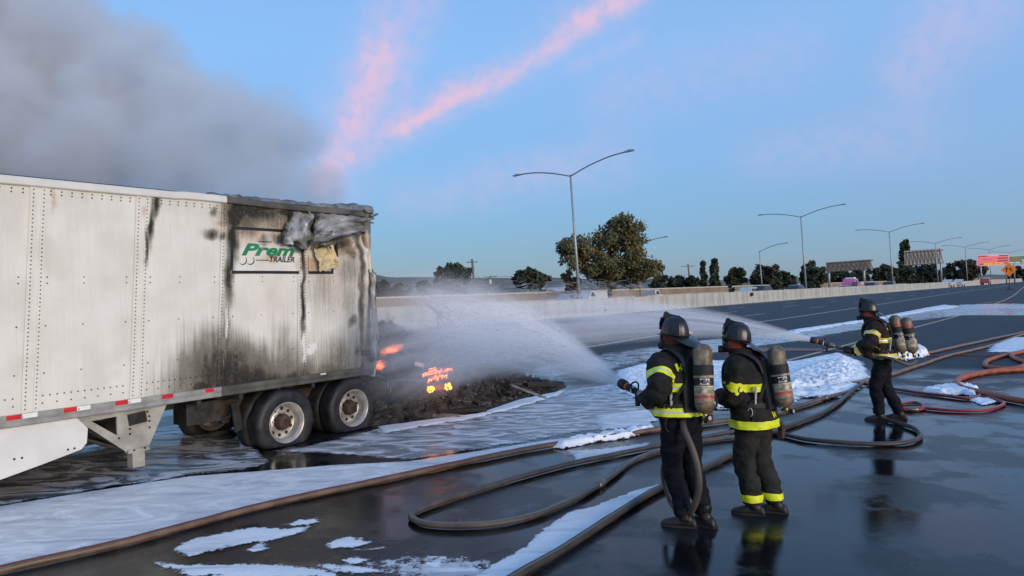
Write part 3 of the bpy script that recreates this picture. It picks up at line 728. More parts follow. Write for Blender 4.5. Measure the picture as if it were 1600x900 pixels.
def spots_sz(lst):
    out = []
    for x, y, rx, ry, k in lst:
        a = side(x, y); ds = side(x + 1, y)[0] - a[0]; dz = a[1] - side(x, y + 1)[1]
        out.append((a[0], a[1], rx * ds, ry * dz, k))
    return out
SOOT, SCORCH, BARE, WASH = map(spots_sz, (SOOT, SCORCH, BARE, WASH))
def stain(lst, S_, Z_):
    q = np.zeros_like(S_); P3 = np.stack([S_, Z_, S_ * 0], 1)
    if len(S_) < 60000:
        wS, wZ = fnoise(P3, 4.5, 3, 21), fnoise(P3, 3.0, 3, 33); S_ = S_ + .045 * wS; Z_ = Z_ + .09 * wZ
    if lst is SOOT: q = 1.02 * smooth01((2.0 + .25 * np.sin(S_ * 2.3 + 1.0) - Z_) / 1.05) * smooth01((S_ + 3.8) / 1.7) * (1 - .45 * smooth01((S_ + .95) / .3))
    for s0, z0, rs, rz, k in lst: q = np.maximum(q, k * np.exp(-(((S_ - s0) / rs) ** 2 + ((Z_ - z0) / rz) ** 2) * .9))
    return q
Z0, Z1 = 1.0, 3.53
def shear(s, z):                                            # the box has racked a little toward the rear
    return .058 * (z - 1.0) * np.clip((.3 - s) / 2.0, 0, 1)
def crumple(S_, Z_):
    """outward push of the skin in metres (negative y is toward the camera)"""
    P3 = np.stack([S_, Z_, S_ * 0], 1)
    y = .017 * fnoise(P3, .9, 2, 3) + .008 * fnoise(P3 * [1, .6, 1], 2.4, 2, 8)
    hot = np.clip((S_ + 3.4) / 3.0, 0, 1) * np.clip((Z_ - 1.2) / 1.5, 0, 1)
    y += hot * .016 * fnoise(P3, 2.2, 3, 1)
    k = smooth01((S_ + 1.35) / .5) * smooth01((Z_ - 2.78 - .10 * fnoise(P3 * [1, 0, 0], 3, 2, 5)) / .22)   # crushed rear top
    fold = np.abs(((Z_ - 2.8) * 2.6 - (S_ + .9) * .55 + .25 * fnoise(P3, 2.0, 2, 4)) % 1.0 - .5) * 2
    y += k * (.10 * fold - .03 + .085 * fnoise(P3, 2.6, 4, 2) + .06 * smooth01((Z_ - 3.1) / .4))
    e = smooth01((S_ - .18) / .3)                           # rear edge curls outward low down
    y += e * (.02 + .05 * np.sin((Z_ - 1) * 3.1)) * .6
    return y
def panel(s0, s1, nx, nz):
    ss, zz = np.meshgrid(np.linspace(s0, s1, nx), np.linspace(Z0, Z1, nz)); S_, Z_ = ss.ravel(), zz.ravel()
    y = crumple(S_, Z_); edge_ = np.minimum(S_ - s0, s1 - S_); y *= np.clip(edge_ / .1 + .25, 0, 1)
    bulge = .012 * np.sin(np.pi * (S_ - s0) / (s1 - s0)) * np.sin(np.pi * (Z_ - Z0) / (Z1 - Z0))
    V = np.stack([S_ + shear(S_, Z_), y - bulge + .02, Z_], 1)
    F_ = [(j * nx + i, j * nx + i + 1, (j + 1) * nx + i + 1, (j + 1) * nx + i) for j in range(nz - 1) for i in range(nx - 1)]
    return S_, Z_, V, F_
HOLES = spots_sz([(462, 334, 11, 6, 1), (548, 600, 1, 1, 0)])
def side_panel(s0, s1, res=.02):
    nx = max(8, int((s1 - s0) / res)); nz = max(8, int((Z1 - Z0) / res))
    S_, Z_, V, F_ = panel(s0, s1, nx, nz)
    if s1 > -1.0:
        h = stain(HOLES, S_, Z_) + .25 * fnoise(np.stack([S_, Z_, S_ * 0], 1), 9, 3, 6)
        F_ = [f for f in F_ if max(h[i] for i in f) < .62]
    me = bpy.data.meshes.new('side_panel'); me.from_pydata(V.tolist(), [], F_)
    me.materials.append(MATS['panel_paint'])
    for nm, lst in (('soot', SOOT), ('scorch', SCORCH), ('bare', BARE), ('wash', WASH)): point_attr(me, nm, stain(lst, S_, Z_))
    me.polygons.foreach_set('use_smooth', [True] * len(me.polygons)); me.update()
    return link('side_panel', me, trailer)
seams = [-12.69, -11.53, -10.37, -9.21, -8.05, -6.89, -5.735, -4.58, -3.425, -2.27, -.965]
HWP = .075                                                  # half width of a joint post
bounds = [-13.2] + seams + [.46]
for i in range(len(bounds) - 1):
    a, b_ = bounds[i] + (HWP if i else 0), bounds[i + 1] - (HWP if i < len(bounds) - 2 else 0)
    side_panel(a, b_, .02 if b_ > -6 else .15)
def line_panel(pts, dy):                                    # points on the skin
    S_ = np.array([p[0] for p in pts]); Z_ = np.array([p[1] for p in pts]); y = crumple(S_, Z_)
    return [(s + shear(s, z), yy + .02 + dy, z) for s, z, yy in zip(S_, Z_, y)]
def rivet(mb, s, z, y, r_=.0085):
    mb.lathe([(r_, 0), (r_ * .8, -r_ * .5), (r_ * .3, -r_ * .75)], (s, y, z), 'y', 6)
_w = HWP + .012
POSTX = [(-_w, .0), (-_w, -.006), (-.07, -.006), (-.055, -.006), (-.042, -.006), (-.028, -.006), (-.026, .004), (-.012, .004), (0, .004), (.012, .004), (.026, .004), (.028, -.006), (.042, -.006), (.055, -.006), (.07, -.006), (_w, -.006), (_w, .0)]
for s in seams:
    if s < -7: continue
    zz = np.linspace(Z0, Z1, 120); w = HWP + .012
    S1 = np.full(120, s); y = np.minimum(crumple(S1 - w, zz), crumple(S1 + w, zz)) * .5 + .012
    y = y + (.03 * smooth01((zz - 2.75) / .3) if s > -1.2 else 0)
    rings = []
    for dx, dy in POSTX:
        rings.append([(s + dx + shear(s, z), yy + dy, z) for z, yy in zip(zz, y)])
    mb = MB(); mb.rings(rings, cap=False, closed=False)
    po = mb.build('joint_post', 'panel_paint', trailer)
    S8 = np.concatenate([S1 + q[0] for q in POSTX]); Z8 = np.tile(zz, len(POSTX))
    for nm, lst in (('soot', SOOT), ('scorch', SCORCH), ('bare', BARE), ('wash', WASH)): point_attr(po.data, nm, stain(lst, S8, Z8))
    rv = MB()
    for z in np.arange(1.04, 3.5, .047):
        yy = np.interp(z, zz, y) - .006
        for dx in (-.052, .052): rivet(rv, s + dx + shear(s, z), z, yy)
    tag(rv.build('rivets', 'dark_steel', po), kind='stuff')
rv = MB()
for i in range(7, len(bounds) - 1):
    a, b_ = bounds[i] + .12, bounds[i + 1] - .12
    pts = [(s, z) for s in np.arange(a, b_, .11) for z in (3.44, 3.48)] if b_ < -.9 else []
    if b_ < -2: pts += [(s, 1.17) for s in np.arange(a, b_, .072)] + [(s, 1.085) for s in np.arange(a, b_, .145)]
    pts += [(a + (b_ - a) * k, z) for k in (.0, .42, .95) for z in (1.42, 1.95, 2.50, 2.43)]
    for p in line_panel(pts, -.004): rivet(rv, p[0], p[2], p[1] - .006, .009)
tag(rv.build('panel_rivets', 'dark_steel', trailer), kind='stuff')

# rails, roof, ends
mat('rail_soot', (.10, .095, .08), .6, .2, .5, 2.2, .3, 20)
def rail_pts(z, y, s0, s1, n=90, sag=0.0):
    out = []
    for s in np.linspace(s0, s1, n):
        e = smooth01((s + 1.4) / 1.6)
        out.append((s + float(shear(s, z)), y + e * .05 * math.sin(s * 5) * (z > 2), z - sag * e + (.012 * math.sin(s * 2.1 + 1) * (z > 2)) * (s > -3)))
    return out
def rail(name, sect, z, s0, s1, m, sag=0.0):
    base = rail_pts(z, 0, s0, s1, sag=sag); mb = MB()
    mb.rings([[(p[0], p[1] + dy, p[2] + dz) for dy, dz in sect] for p in base]); return mb.build(name, m, trailer)
rail('top_rail', [(-.012, 0), (-.022, .012), (-.022, .085), (-.004, .098), (.10, .105), (.10, 0)], 3.515, -13.2, -2.3, 'white_metal')
rail('top_rail', [(-.012, 0), (-.024, .012), (-.024, .085), (-.004, .098), (.10, .105), (.10, 0)], 3.515, -2.295, .50, 'rail_soot', .02)
rail('bottom_rail', [(-.010, .0), (-.018, .01), (-.018, .055), (-.010, .06), (-.010, .075), (-.026, .08), (-.026, .135), (.05, .135), (.05, 0)], .865, -13.2, -2.3, 'grey_metal')
rail('bottom_rail', [(-.010, .0), (-.018, .01), (-.018, .055), (-.010, .06), (-.010, .075), (-.026, .08), (-.026, .135), (.05, .135), (.05, 0)], .865, -2.295, .46, 'rail_soot')
rv = MB()
for s in np.arange(-6.0, -2.3, .19):
    for z in (.895, .965): rivet(rv, s, z, -.026 if z > .94 else -.018, .013)
tag(rv.build('rail_bolts', 'grey_metal', trailer), kind='stuff')
for x0, red, wht in ((8, 25, 24), (98, 21, 21), (179, 20, 20), (252, 18, 0), (320, 14, 0), (-72, 25, 24)):
    a = side(x0, 640)[0]; b_ = side(x0 + red, 640)[0]; c_ = side(x0 + red + max(wht, 1), 640)[0]
    for p, q, m_ in ((a, b_ - .004, 'red_reflector'), (b_, c_, 'white_reflector')):
        if q - p < .03: continue
        mb = MB(); mb.box(((p + q) / 2, -.0275, .9725), (q - p, .003, .05)); mb.build('reflective_tape', m_, trailer)
# roof sheet, sagging and torn toward the rear
nx, ny = 120, 14; V = []; 
for i in range(nx):
    s = -13.2 + 13.68 * i / (nx - 1); e = smooth01(np.array([(s + 2.2) / 2.4]))[0]
    for j in range(ny):
        y = .06 + 2.48 * j / (ny - 1); u = math.sin(math.pi * j / (ny - 1))
        V.append((s + .03, y, 3.632 + .02 * u + e * (-.18 * u + .07 * mnoise.fractal(Vector((s * 2, y * 2, 1)), 1, 2, 3) * (u + .25))))
mb = MB(); mb.add(V, [(i * ny + j, (i + 1) * ny + j, (i + 1) * ny + j + 1, i * ny + j + 1) for i in range(nx - 1) for j in range(ny - 1)])
mb.build('roof', 'rail_soot', trailer, True)
# lifted roof lip along the burnt part
mb = MB(); R_ = []
for i in range(70):
    s = -2.4 + 2.95 * i / 69; h = .03 + .05 * abs(mnoise.fractal(Vector((s * 3.2, 5, 0)), 1, 2, 4)) + .05 * smooth01(np.array([(s + .5) / .6]))[0]
    R_.append([(s, .0 + .02 * math.sin(s * 9), 3.60), (s, .03, 3.615 + h), (s + .01, .12, 3.63 + h * .5), (s, .2, 3.615)])
mb.rings([[r_[k] for r_ in R_] for k in range(4)], cap=False, closed=False); mb.build('torn_roof_lip', 'dull_aluminium', trailer, True)
mb = MB(); mb.box((-6.35, 2.58, 2.25), (13.6, .03, 2.7)); mb.build('far_side_wall', 'rail_soot', trailer)
mb = MB(); mb.box((-13.2, 1.3, 2.3), (.04, 2.54, 2.6)); mb.build('front_wall', 'white_metal', trailer)
mb = MB(); mb.box((-6.4, 1.3, .97), (13.5, 2.4, .06)); mb.build('floor_deck', 'dark_steel', trailer)
mb = MB(); mb.box((-.2, 1.0, 2.25), (.03, 1.9, 2.5)); mb.build('charred_bulkhead', 'soot_black', trailer)
# rear corner post, buckled
zz = np.linspace(.82, 3.62, 46); R_ = []
for z in zz:
    bx = .47 + .03 * math.sin((z - .9) * 2.3) + .05 * smooth01(np.array([(1.9 - z) / .9]))[0] * smooth01(np.array([(z - .95) / .2]))[0]
    w = .055 + .02 * math.sin(z * 4 + 1); y = .0 - .03 * math.sin((z - 1) * 2.0) + .012 * mnoise.noise(Vector((0, 0, z * 6)))
    R_.append([(bx - w, y + .01, z), (bx - w * .4, y - .03, z), (bx + w * .5, y - .022, z), (bx + w, y + .03, z), (bx + w, y + .12, z), (bx - w, y + .12, z)])
mb = MB(); mb.rings(R_); po = mb.build('corner_post', 'panel_paint', trailer, True)
n6 = len(po.data.vertices); co = np.array([v.co[:] for v in po.data.vertices])
point_attr(po.data, 'soot', np.clip(.45 + .55 * fnoise(co * [1, 1, .5], 5, 3, 2), 0, 1)); point_attr(po.data, 'scorch', np.clip(.5 + .5 * fnoise(co, 3, 2, 7), 0, 1)); point_attr(po.data, 'bare', np.where(co[:, 2] > 3.2, .9, .1)); point_attr(po.data, 'wash', np.where((co[:, 2] < 1.2) & (co[:, 0] > .45), .6, 0))
mb = MB()
for k in range(5): mb.box((.46 + random.uniform(-.05, .06), random.uniform(-.03, .06), 3.44 + .045 * k), (.16, .12, .03), Matrix.Rotation(random.uniform(-.4, .4), 3, 'Y') @ Matrix.Rotation(random.uniform(-.4, .4), 3, 'X'))
tag(mb.build('bent_corner_scraps', 'dull_aluminium', trailer), kind='stuff')
mb = MB(); mb.box((.30, -.006, 1.235), (.19, .03, .10)); mb.build('marker_slot', 'soot_black', trailer)
mb = MB(); mb.box((side(503, 588)[0], -.03, .985), (.10, .02, .022)); mb.build('side_marker_light', 'white_reflector', trailer)

# peeled sheets at the crushed corner, over the sign
def flap(name, px, m, push=.03, amp=.05, nx=46, nz=34, seed=1):
    """a torn sheet hanging off the skin; px: four photo corners top-left, top-right, bottom-right, bottom-left"""
    c_ = [side(*p) for p in px]; mb = MB(); V = []
    for j in range(nz):
        v = j / (nz - 1)
        for i in range(nx):
            u = i / (nx - 1)
            p = (1 - v) * ((1 - u) * c_[0] + u * c_[1]) + v * ((1 - u) * c_[3] + u * c_[2])
            k = 1.1 - 2.4 * abs(mnoise.fractal(Vector((u * 1.1 + seed, v * 1.7 + u * .8, seed)), .9, 2, 2)) + .10 * mnoise.fractal(Vector((u * 6, v * 6, seed)), 1, 2, 2); e_ = min(u, 1 - u, v, 1 - v)
            p = p + np.array([mnoise.noise(Vector((u * 6, v * 6, seed + 3))), mnoise.noise(Vector((u * 6, v * 6, seed + 9)))]) * .05 * (e_ < .12)
            V.append((p[0], -push - amp * (k + .4) * (.3 + .7 * v) + .05 * (v < .05), p[1]))
    mb.add(V, [(j * nx + i, j * nx + i + 1, (j + 1) * nx + i + 1, (j + 1) * nx + i) for j in range(nz - 1) for i in range(nx - 1)])
    o = mb.build(name, m, trailer, True)
    if m == 'panel_paint':
        uu = np.tile(np.arange(nx) / (nx - 1), nz); vv = np.repeat(np.arange(nz) / (nz - 1), nx); P3 = np.stack([uu * 2, vv * 2, uu * 0 + seed], 1)
        ed = 1 - np.minimum(np.minimum(uu, 1 - uu), 1 - vv) * 5; n_ = fnoise(P3, 2.2, 4, seed)
        point_attr(o.data, 'bare', np.clip(.85 + n_ * .5, 0, 1)); point_attr(o.data, 'soot', np.clip(.22 + .65 * ed * (ed > 0) + .75 * n_, 0, 1.1)); point_attr(o.data, 'scorch', np.clip(n_ * 1.2 - .2, 0, 1)); point_attr(o.data, 'wash', uu * 0)
    return o
flap('peeled_sheet', [(452, 332), (487, 334), (474, 392), (425, 378)], 'panel_paint', .05, .07, seed=2)
flap('peeled_sheet', [(487, 332), (566, 340), (562, 364), (476, 384)], 'panel_paint', .06, .10, 60, 34, 5)
flap('peeled_sheet', [(478, 366), (512, 362), (506, 388), (484, 386)], 'panel_paint', .08, .08, seed=8)
flap('torn_lining', [(484, 388), (514, 382), (524, 416), (494, 426)], 'insulation', .05, .07, seed=11)
flap('peeled_sheet', [(575, 420), (582, 420), (587, 562), (572, 566)], 'panel_paint', .03, .06, 10, 60, seed=14)

# ------------------------------------------------------------------ the sign on the skin: frame and lettering
def on_skin(S_, Z_, dy):
    y = crumple(np.atleast_1d(S_), np.atleast_1d(Z_)); return np.stack([np.atleast_1d(S_) + shear(np.atleast_1d(S_), np.atleast_1d(Z_)), y + .008 + dy, np.atleast_1d(Z_)], 1)
LG = dict(s0=side(360, 428)[0] - shear(-2.1, 2.55), s1=side(519, 428)[0], z0=2.545, z1=side(370, 354)[1])
def skin_patch(name, s0, s1, z0, z1, m, dy, parent=trailer, res=.03, cut=None):
    nx = max(2, int((s1 - s0) / res) + 1); nz = max(2, int((z1 - z0) / res) + 1)
    ss, zz = np.meshgrid(np.linspace(s0, s1, nx), np.linspace(z0, z1, nz)); V = on_skin(ss.ravel(), zz.ravel(), dy)
    F_ = [(j * nx + i, j * nx + i + 1, (j + 1) * nx + i + 1, (j + 1) * nx + i) for j in range(nz - 1) for i in range(nx - 1)]
    if cut is not None:
        S_, Z_ = ss.ravel(), zz.ravel(); F_ = [f for f in F_ if not cut(S_[f[0]], Z_[f[0]])]
    mb = MB(); mb.add(V, F_); return mb.build(name, m, parent, True)
b_ = .042; torn = lambda s, z: (z > 2.93 + .05 * math.sin(s * 9)) and s > -1.28 + .12 * math.sin(z * 14)
decal = skin_patch('sign_field', LG['s0'], LG['s1'], LG['z0'], LG['z1'], 'panel_paint', -.004, cut=lambda s, z: torn(s, z) or (abs(s + .965) < .10), res=.02)
co = np.array([v.co[:] for v in decal.data.vertices]); s_ = co[:, 0] - shear(co[:, 0], co[:, 2])
for nm, lst, k_ in (('soot', SOOT, .85), ('scorch', SCORCH, 1.2), ('bare', BARE, 1.0), ('wash', WASH, 0.0)): point_attr(decal.data, nm, stain(lst, s_, co[:, 2]) * k_)
for nm, a in (('border_strip', (LG['s0'], LG['s1'], LG['z0'], LG['z0'] + b_)), ('border_strip', (LG['s0'], LG['s1'], LG['z1'] - b_, LG['z1'])),
              ('border_strip', (LG['s0'], LG['s0'] + b_, LG['z0'], LG['z1'])), ('border_strip', (LG['s1'] - b_, LG['s1'], LG['z0'], LG['z1']))):
    skin_patch(nm, *a, 'black_print', -.0065, decal, .02, cut=lambda s, z: torn(s, z) or (abs(s + .965) < .09))
def lettering(txt, s, z, size, m, sh, off, smax, zmax=9, sx=1.0):
    me = text_mesh(txt, size, sh, off); bm = bmesh.new(); bm.from_mesh(me); bmesh.ops.triangulate(bm, faces=bm.faces[:])
    bmesh.ops.subdivide_edges(bm, edges=[e for e in bm.edges if e.calc_length() > .05], cuts=2)
    for v in bm.verts: v.co = Vector((s + v.co.x * sx, 0, z + v.co.y))
    for co_, no_ in (((smax, 0, 0), (1, 0, 0)), ((0, 0, zmax), (0, 0, 1))):
        bmesh.ops.bisect_plane(bm, geom=bm.verts[:] + bm.edges[:] + bm.faces[:], plane_co=co_, plane_no=no_, clear_outer=True)
    V = on_skin(np.array([v.co.x for v in bm.verts]), np.array([v.co.z for v in bm.verts]), -.0075)
    for v, p in zip(bm.verts, V): v.co = Vector(p)
    bm.to_mesh(me); bm.free(); me.materials.append(MATS[m]); link('lettering', me, decal)
p = side(377, 398); q = side(377, 380)
lettering('Prem', p[0] - shear(p[0], p[1]) , p[1], (q[1] - p[1]) * 1.42, 'green_print', .30, .009, -1.035, sx=1.78)
p = side(419, 409)
lettering('TRAILER', p[0] - shear(p[0], p[1]), p[1], .112, 'black_print', .18, .003, -1.03, sx=1.13)
mb = MB()
def arc(cx, cz, r_, a0, a1, w):
    n = 20; aa = np.linspace(a0, a1, n); ww = w * np.sin(np.linspace(.15, math.pi - .15, n))
    S_ = np.concatenate([cx + r_ * np.cos(aa), cx + (r_ - ww) * np.cos(aa)]); Z_ = np.concatenate([cz + r_ * np.sin(aa), cz + (r_ - ww) * np.sin(aa)])
    mb = MB(); mb.add(on_skin(S_, Z_, -.0075), [(i, i + 1, n + i + 1, n + i) for i in range(n - 1)]); mb.build('emblem_arc', 'black_print', decal)
for x in (380, 392):
    p = side(x, 407); arc(p[0] - shear(p[0], p[1]), p[1], .062, -2.6, 1.0, .016)
p0, p1 = side(398, 407), side(419, 407)
mb.add(on_skin(np.array([p0[0], p1[0], p1[0], p0[0]]) - .08, np.array([p0[1], p0[1], p0[1] + .014, p0[1] + .012]), -.0075), [(0, 1, 2, 3)]); mb.build('emblem_line', 'black_print', decal); mb = MB()
p0, p1 = side(400, 378), side(421, 378)
mb.add(on_skin(np.array([p0[0], p1[0], p1[0], p0[0]]) - .08, np.array([p0[1], p0[1], p0[1] + .014, p0[1] + .012]), -.0075), [(0, 1, 2, 3)])
mb.build('emblem_line', 'black_print', decal)

# ------------------------------------------------------------------ below the box
mb = MB(); o_ = [(-12.4, .86), (-12.4, .30), (-5.3, .28), (-4.88, .315), (-4.45, .40), (-4.06, .485), (-4.0, .55), (-3.985, .72), (-4.10, .86)]
mb.prism(o_, .03, .055); fs = MB(); fs.prism([(-12.4, .86), (-12.4, .05), (-2.3, .05), (-2.2, .86)], 2.53, 2.555); fs.build('far_skirt_blocker', 'dark_steel', trailer); sk = mb.build('side_skirt', 'white_metal', trailer)  # unseen far skirt, added and brought low to block light under the box
rv = MB()
for (x, y) in ((24, 718), (36, 716), (108, 703), (118, 701)):
    a = side(x, y); rivet(rv, a[0], a[1], .03, .014)
tag(rv.build('skirt_bolts', 'dark_steel', sk), kind='stuff')
# support leg: gusset plate with a triangular window, foot on the ground
mat('leg_paint', (.36, .34, .29), .55, .1, .25, 4, .2, 15)
o_ = [(-4.12, .86), (-3.02, .86), (-3.27, .345), (-3.52, .33), (-3.60, .40)]; tri = [(-3.93, .79), (-3.64, .80), (-3.64, .565)]
mb = MB()
for y0, y1 in ((.07, .10),):
    quads = [(o_[0], tri[0], tri[1], o_[1]), (o_[0], o_[4], tri[2], tri[0]), (tri[1], tri[2], o_[4], o_[1]), (o_[4], o_[3], o_[2], o_[1])]
    for q in quads: mb.prism(list(q), y0, y1)
leg = mb.build('gusset_plate', 'leg_paint', trailer)
mb = MB(); mb.box((-3.40, .085, .345), (.26, .10, .045)); mb.build('leg_collar', 'leg_paint', trailer)
mb = MB(); mb.box((-3.40, .12, .235), (.15, .14, .20)); mb.build('leg_foot', 'leg_paint', trailer)
mb = MB(); mb.prism([(-3.52, .80), (-3.30, .82), (-3.28, .68), (-3.50, .66)], .055, .068); mb.build('burnt_patch', 'soot_black', trailer)
rv = MB()
for s, z in ((-3.49, .62), (-3.49, .56), (-3.25, .74), (-3.25, .68), (-3.25, .60), (-3.62, .53), (-3.5, .77), (-3.27, .80), (-3.46, .355), (-3.33, .36)): rivet(rv, s, z, .068 if z > .4 else .033, .015)
tag(rv.build('leg_bolts', 'dark_steel', trailer), kind='stuff')
for pts in ([(-4.25, .72, .72), (-3.45, .14, .32)], [(-4.0, .25, .74), (-3.5, .13, .36)], [(-3.42, .16, .35), (-3.42, 2.4, .35)], [(-3.42, .3, .36), (-3.42, 1.85, .74)], [(-4.4, 1.85, .72), (-3.45, 2.4, .32)]):
    mb = MB(); mb.tube(pts, .026, 8); mb.build('leg_brace', 'dark_steel', trailer)
for y in (.75, 1.85):
    mb = MB(); mb.box((-6.2, y, .80), (12.6, .1, .24)); mb.build('chassis_rail', 'dark_steel', trailer)
for s in np.arange(-12.5, .4, .62):
    mb = MB(); mb.box((s, 1.3, .83), (.06, 2.45, .10)); mb.build('cross_member', 'dark_steel', trailer)
mb = MB(); mb.box((-.65, .62, .62), (3.0, .1, .18)); mb.box((-.65, 1.98, .62), (3.0, .1, .18)); mb.build('bogie_frame', 'rusty_steel', trailer)
for s in (-1.9, -.62, .5):
    mb = MB(); mb.prism([(s - .16, .72), (s + .16, .72), (s + .05, .38), (s - .05, .38)], .58, .68); mb.build('spring_hanger', 'rusty_steel', trailer)
for s in (-1.26, .02):
    mb = MB()
    for k in range(4): mb.tube([(s - .5 + .08 * k, .63, .54 - .02 * k), (s, .63, .44 - .022 * k), (s + .5 - .08 * k, .63, .54 - .02 * k)], .02, 6)
    mb.build('leaf_spring', 'rusty_steel', trailer)
    mb = MB(); mb.tube([(s, .15, .35), (s, 2.45, .35)], .07, 10); mb.build('axle', 'dark_steel', trailer)
    mb = MB(); mb.lathe([(.10, -.2), (.12, -.15), (.12, .1), (.06, .14)], (s - .35, .9, .50), 'x', 14); mb.build('brake_chamber', 'dark_steel', trailer)
mb = MB(); mb.box((-2.35, .55, .62), (.5, .35, .3)); mb.build('air_tank', 'dark_steel', trailer)
mb = MB(); mb.tube([(-2.6, .5, .7), (-2.2, .42, .45), (-1.95, .4, .5), (-1.8, .45, .68)], .018, 6); mb.build('air_hose', 'rubber', trailer)
mb = MB(); mb.box((.40, .9, .62), (.08, 1.7, .1)); mb.build('bumper_bar', 'rail_soot', trailer)

# wheels: steel rims in burnt, flattened tyres; the outer of each pair carries a deep dished rim
mat('rim_steel', (.55, .52, .47), .38, .5, .35, 5, .15, 30)
mat('hub_rust', (.075, .045, .03), .8, .1, .45, 14, .4, 60)
mat('burnt_rubber', (.018, .018, .019), .55, 0, .6, 6, .6, 18)
def wheel(s, zc, y0, outer=True, ragged=.0, R=.505, W=.27):
    prof = [(.292, .02), (.300, -.004), (.33, -.012), (.40, -.030), (.455, -.018), (.49, .015), (.503, .05), (.505, .135), (.503, .22), (.49, .255), (.455, .288), (.40, .30), (.33, .282), (.292, .25)]
    seg = 72; mb = MB(); rs = []
    for k in range(seg):
        a = 2 * math.pi * k / seg; ring = []
        for r_, w in prof:
            rr = r_
            if r_ > .44: rr += ragged * .03 * mnoise.fractal(Vector((math.cos(a) * 2.5, math.sin(a) * 2.5, w * 7 + s)), 1, 2, 3) - (.012 if (.04 < w < .23 and k % 2 and outer) else 0)
            x, z = rr * math.cos(a), rr * math.sin(a) + zc; y = w
            if z < .012: 
                bul = (.012 - z); z = .012 + .002 * math.sin(k * 9); y = w + (-bul * .55 if w < .135 else bul * .55) * (1 if r_ > .32 else 0)
            if r_ > .31: z = max(z, .012)
            ring.append((x, y, z))
        rs.append(ring)
    rs.append(rs[0]); mb.rings(rs, cap=False, closed=False)
    wh = thing('wheel', None, None); wh.parent = trailer; wh.location = (s, y0, 0)
    mb.build('tyre', 'burnt_rubber', wh, True)
    mb = MB(); mb.lathe([(.296, .25), (.296, .2), (.262, .19), (.262, .06), (.272, .03), (.298, .012), (.304, -.010), (.297, -.014), (.286, .006), (.262, .022), (.250, .05), (.246, .15), (.225, .165), (.16, .158), (.15, .150), (.10, .15)], (0, 0, zc), 'y', 48)
    rim = mb.build('rim', 'rim_steel', wh, True)
    if outer:
        for k in range(10):
            a = 2 * math.pi * (k + .3) / 10
            mb = MB(); mb.lathe([(.026, .0), (.026, .006)], (.197 * math.cos(a), .1565 - .006, zc + .197 * math.sin(a)), 'y', 12); mb.build('hand_hole', 'soot_black', rim)
            a += .31; mb = MB(); mb.lathe([(.015, 0), (.015, -.03), (.008, -.036)], (.142 * math.cos(a), .150, zc + .142 * math.sin(a)), 'y', 6); mb.build('lug_nut', 'rim_steel', rim)
        mb = MB(); mb.lathe([(.125, .150), (.122, .09), (.108, .05), (.10, .035), (.06, .028), (.0, .026)], (0, 0, zc), 'y', 24); mb.build('hub', 'hub_rust', wh, True)
for s, zc, rg in ((-1.27, .335, .8), (.01, .36, .4)):
    wheel(s, zc, .0, True, rg); wheel(s, zc, .33, False, .3); wheel(s, zc, 2.0, False, .3)
# mud flap bracket and a blackened hanger between the axles
mb = MB(); mb.prism([(-1.98, .70), (-1.86, .70), (-1.80, .30), (-1.92, .28)], .30, .33); mb.build('torn_mud_flap', 'burnt_rubber', trailer)
# ================================================================== burnt load behind the trailer
mat('charred', (.040, .034, .031), .9, 0, .6, 7, .8, 30, .02)
mat('ash_grey', (.22, .20, .19), .9, 0, .4, 9, .5, 30)
mat('burnt_tube', (.10, .095, .10), .6, .4, .3, 9)
def pile_h(s, l):
    H_ = np.interp(s, [.3, .8, 1.4, 2.1, 2.8, 3.5, 4.3, 5.2, 6.2], [.88, 1.02, 1.22, 1.42, 1.22, .92, .55, .22, .0])
    front = np.interp(s, [.3, 2.2, 5.2], [.0, -.72, -.72])
    f = smooth01((l - front) / np.interp(s, [.3, 2.3, 3.2, 5], [.55, .75, 1.1, 1.0])); bk = 1 - smooth01((l - 1.7) / 1.6)
    n = fnoise(np.stack([s, l, s * 0], 1), 1.5, 4, 6)
    shelf = .78 * smooth01((l - front) / .22) * (s < 2.45) * smooth01((2.45 - s) / .15)
    return np.maximum(H_ * f * bk + .20 * n * f * bk * (.4 + H_), shelf * (1 + .22 * n) * bk)
pile = thing('debris_heap', 'smouldering grey heap of burnt cargo spilling behind the trailer', 'debris heap', TO, math.pi / 2 - TA)
ss, ll = np.meshgrid(np.arange(.3, 6.4, .05), np.arange(-.95, 3.4, .05)); S_, L_ = ss.ravel(), ll.ravel(); Zp = pile_h(S_, L_)
nx = ss.shape[1]; nz = ss.shape[0]; keep = Zp > .015
mb = MB(); mb.add(np.stack([S_, L_, Zp - .02], 1), [f for f in ((j * nx + i, j * nx + i + 1, (j + 1) * nx + i + 1, (j + 1) * nx + i) for j in range(nz - 1) for i in range(nx - 1)) if any(keep[q] for q in f)])
mb.build('mound', 'charred', pile, True)
def sticks(name, n, m, lmin, lmax, w, seed, parent, upr=.35):
    r_ = np.random.default_rng(seed); mb = MB(); s = r_.uniform(.32, 5.6, n * 3); l = r_.uniform(-.85, 2.2, n * 3); z = pile_h(s, l); ok = np.nonzero(z > .05)[0][:n]
    for i in ok:
        d = r_.normal(size=3); d[2] = abs(d[2]) * upr; d /= np.linalg.norm(d); ln = r_.uniform(lmin, lmax); c_ = np.array([s[i], l[i], z[i] - .01])
        u = np.cross(d, [0, 0, 1.0]); u /= np.linalg.norm(u) + 1e-9; v = np.cross(d, u); ww = w * r_.uniform(.5, 1.5)
        a, b_ = c_ - d * ln / 2, c_ + d * ln / 2
        mb.add([a + u * ww, a - u * ww * .5 + v * ww, a - u * ww * .5 - v * ww, b_], [(0, 1, 3), (1, 2, 3), (2, 0, 3), (0, 2, 1)])
    return tag(mb.build(name, m, parent), kind='stuff')
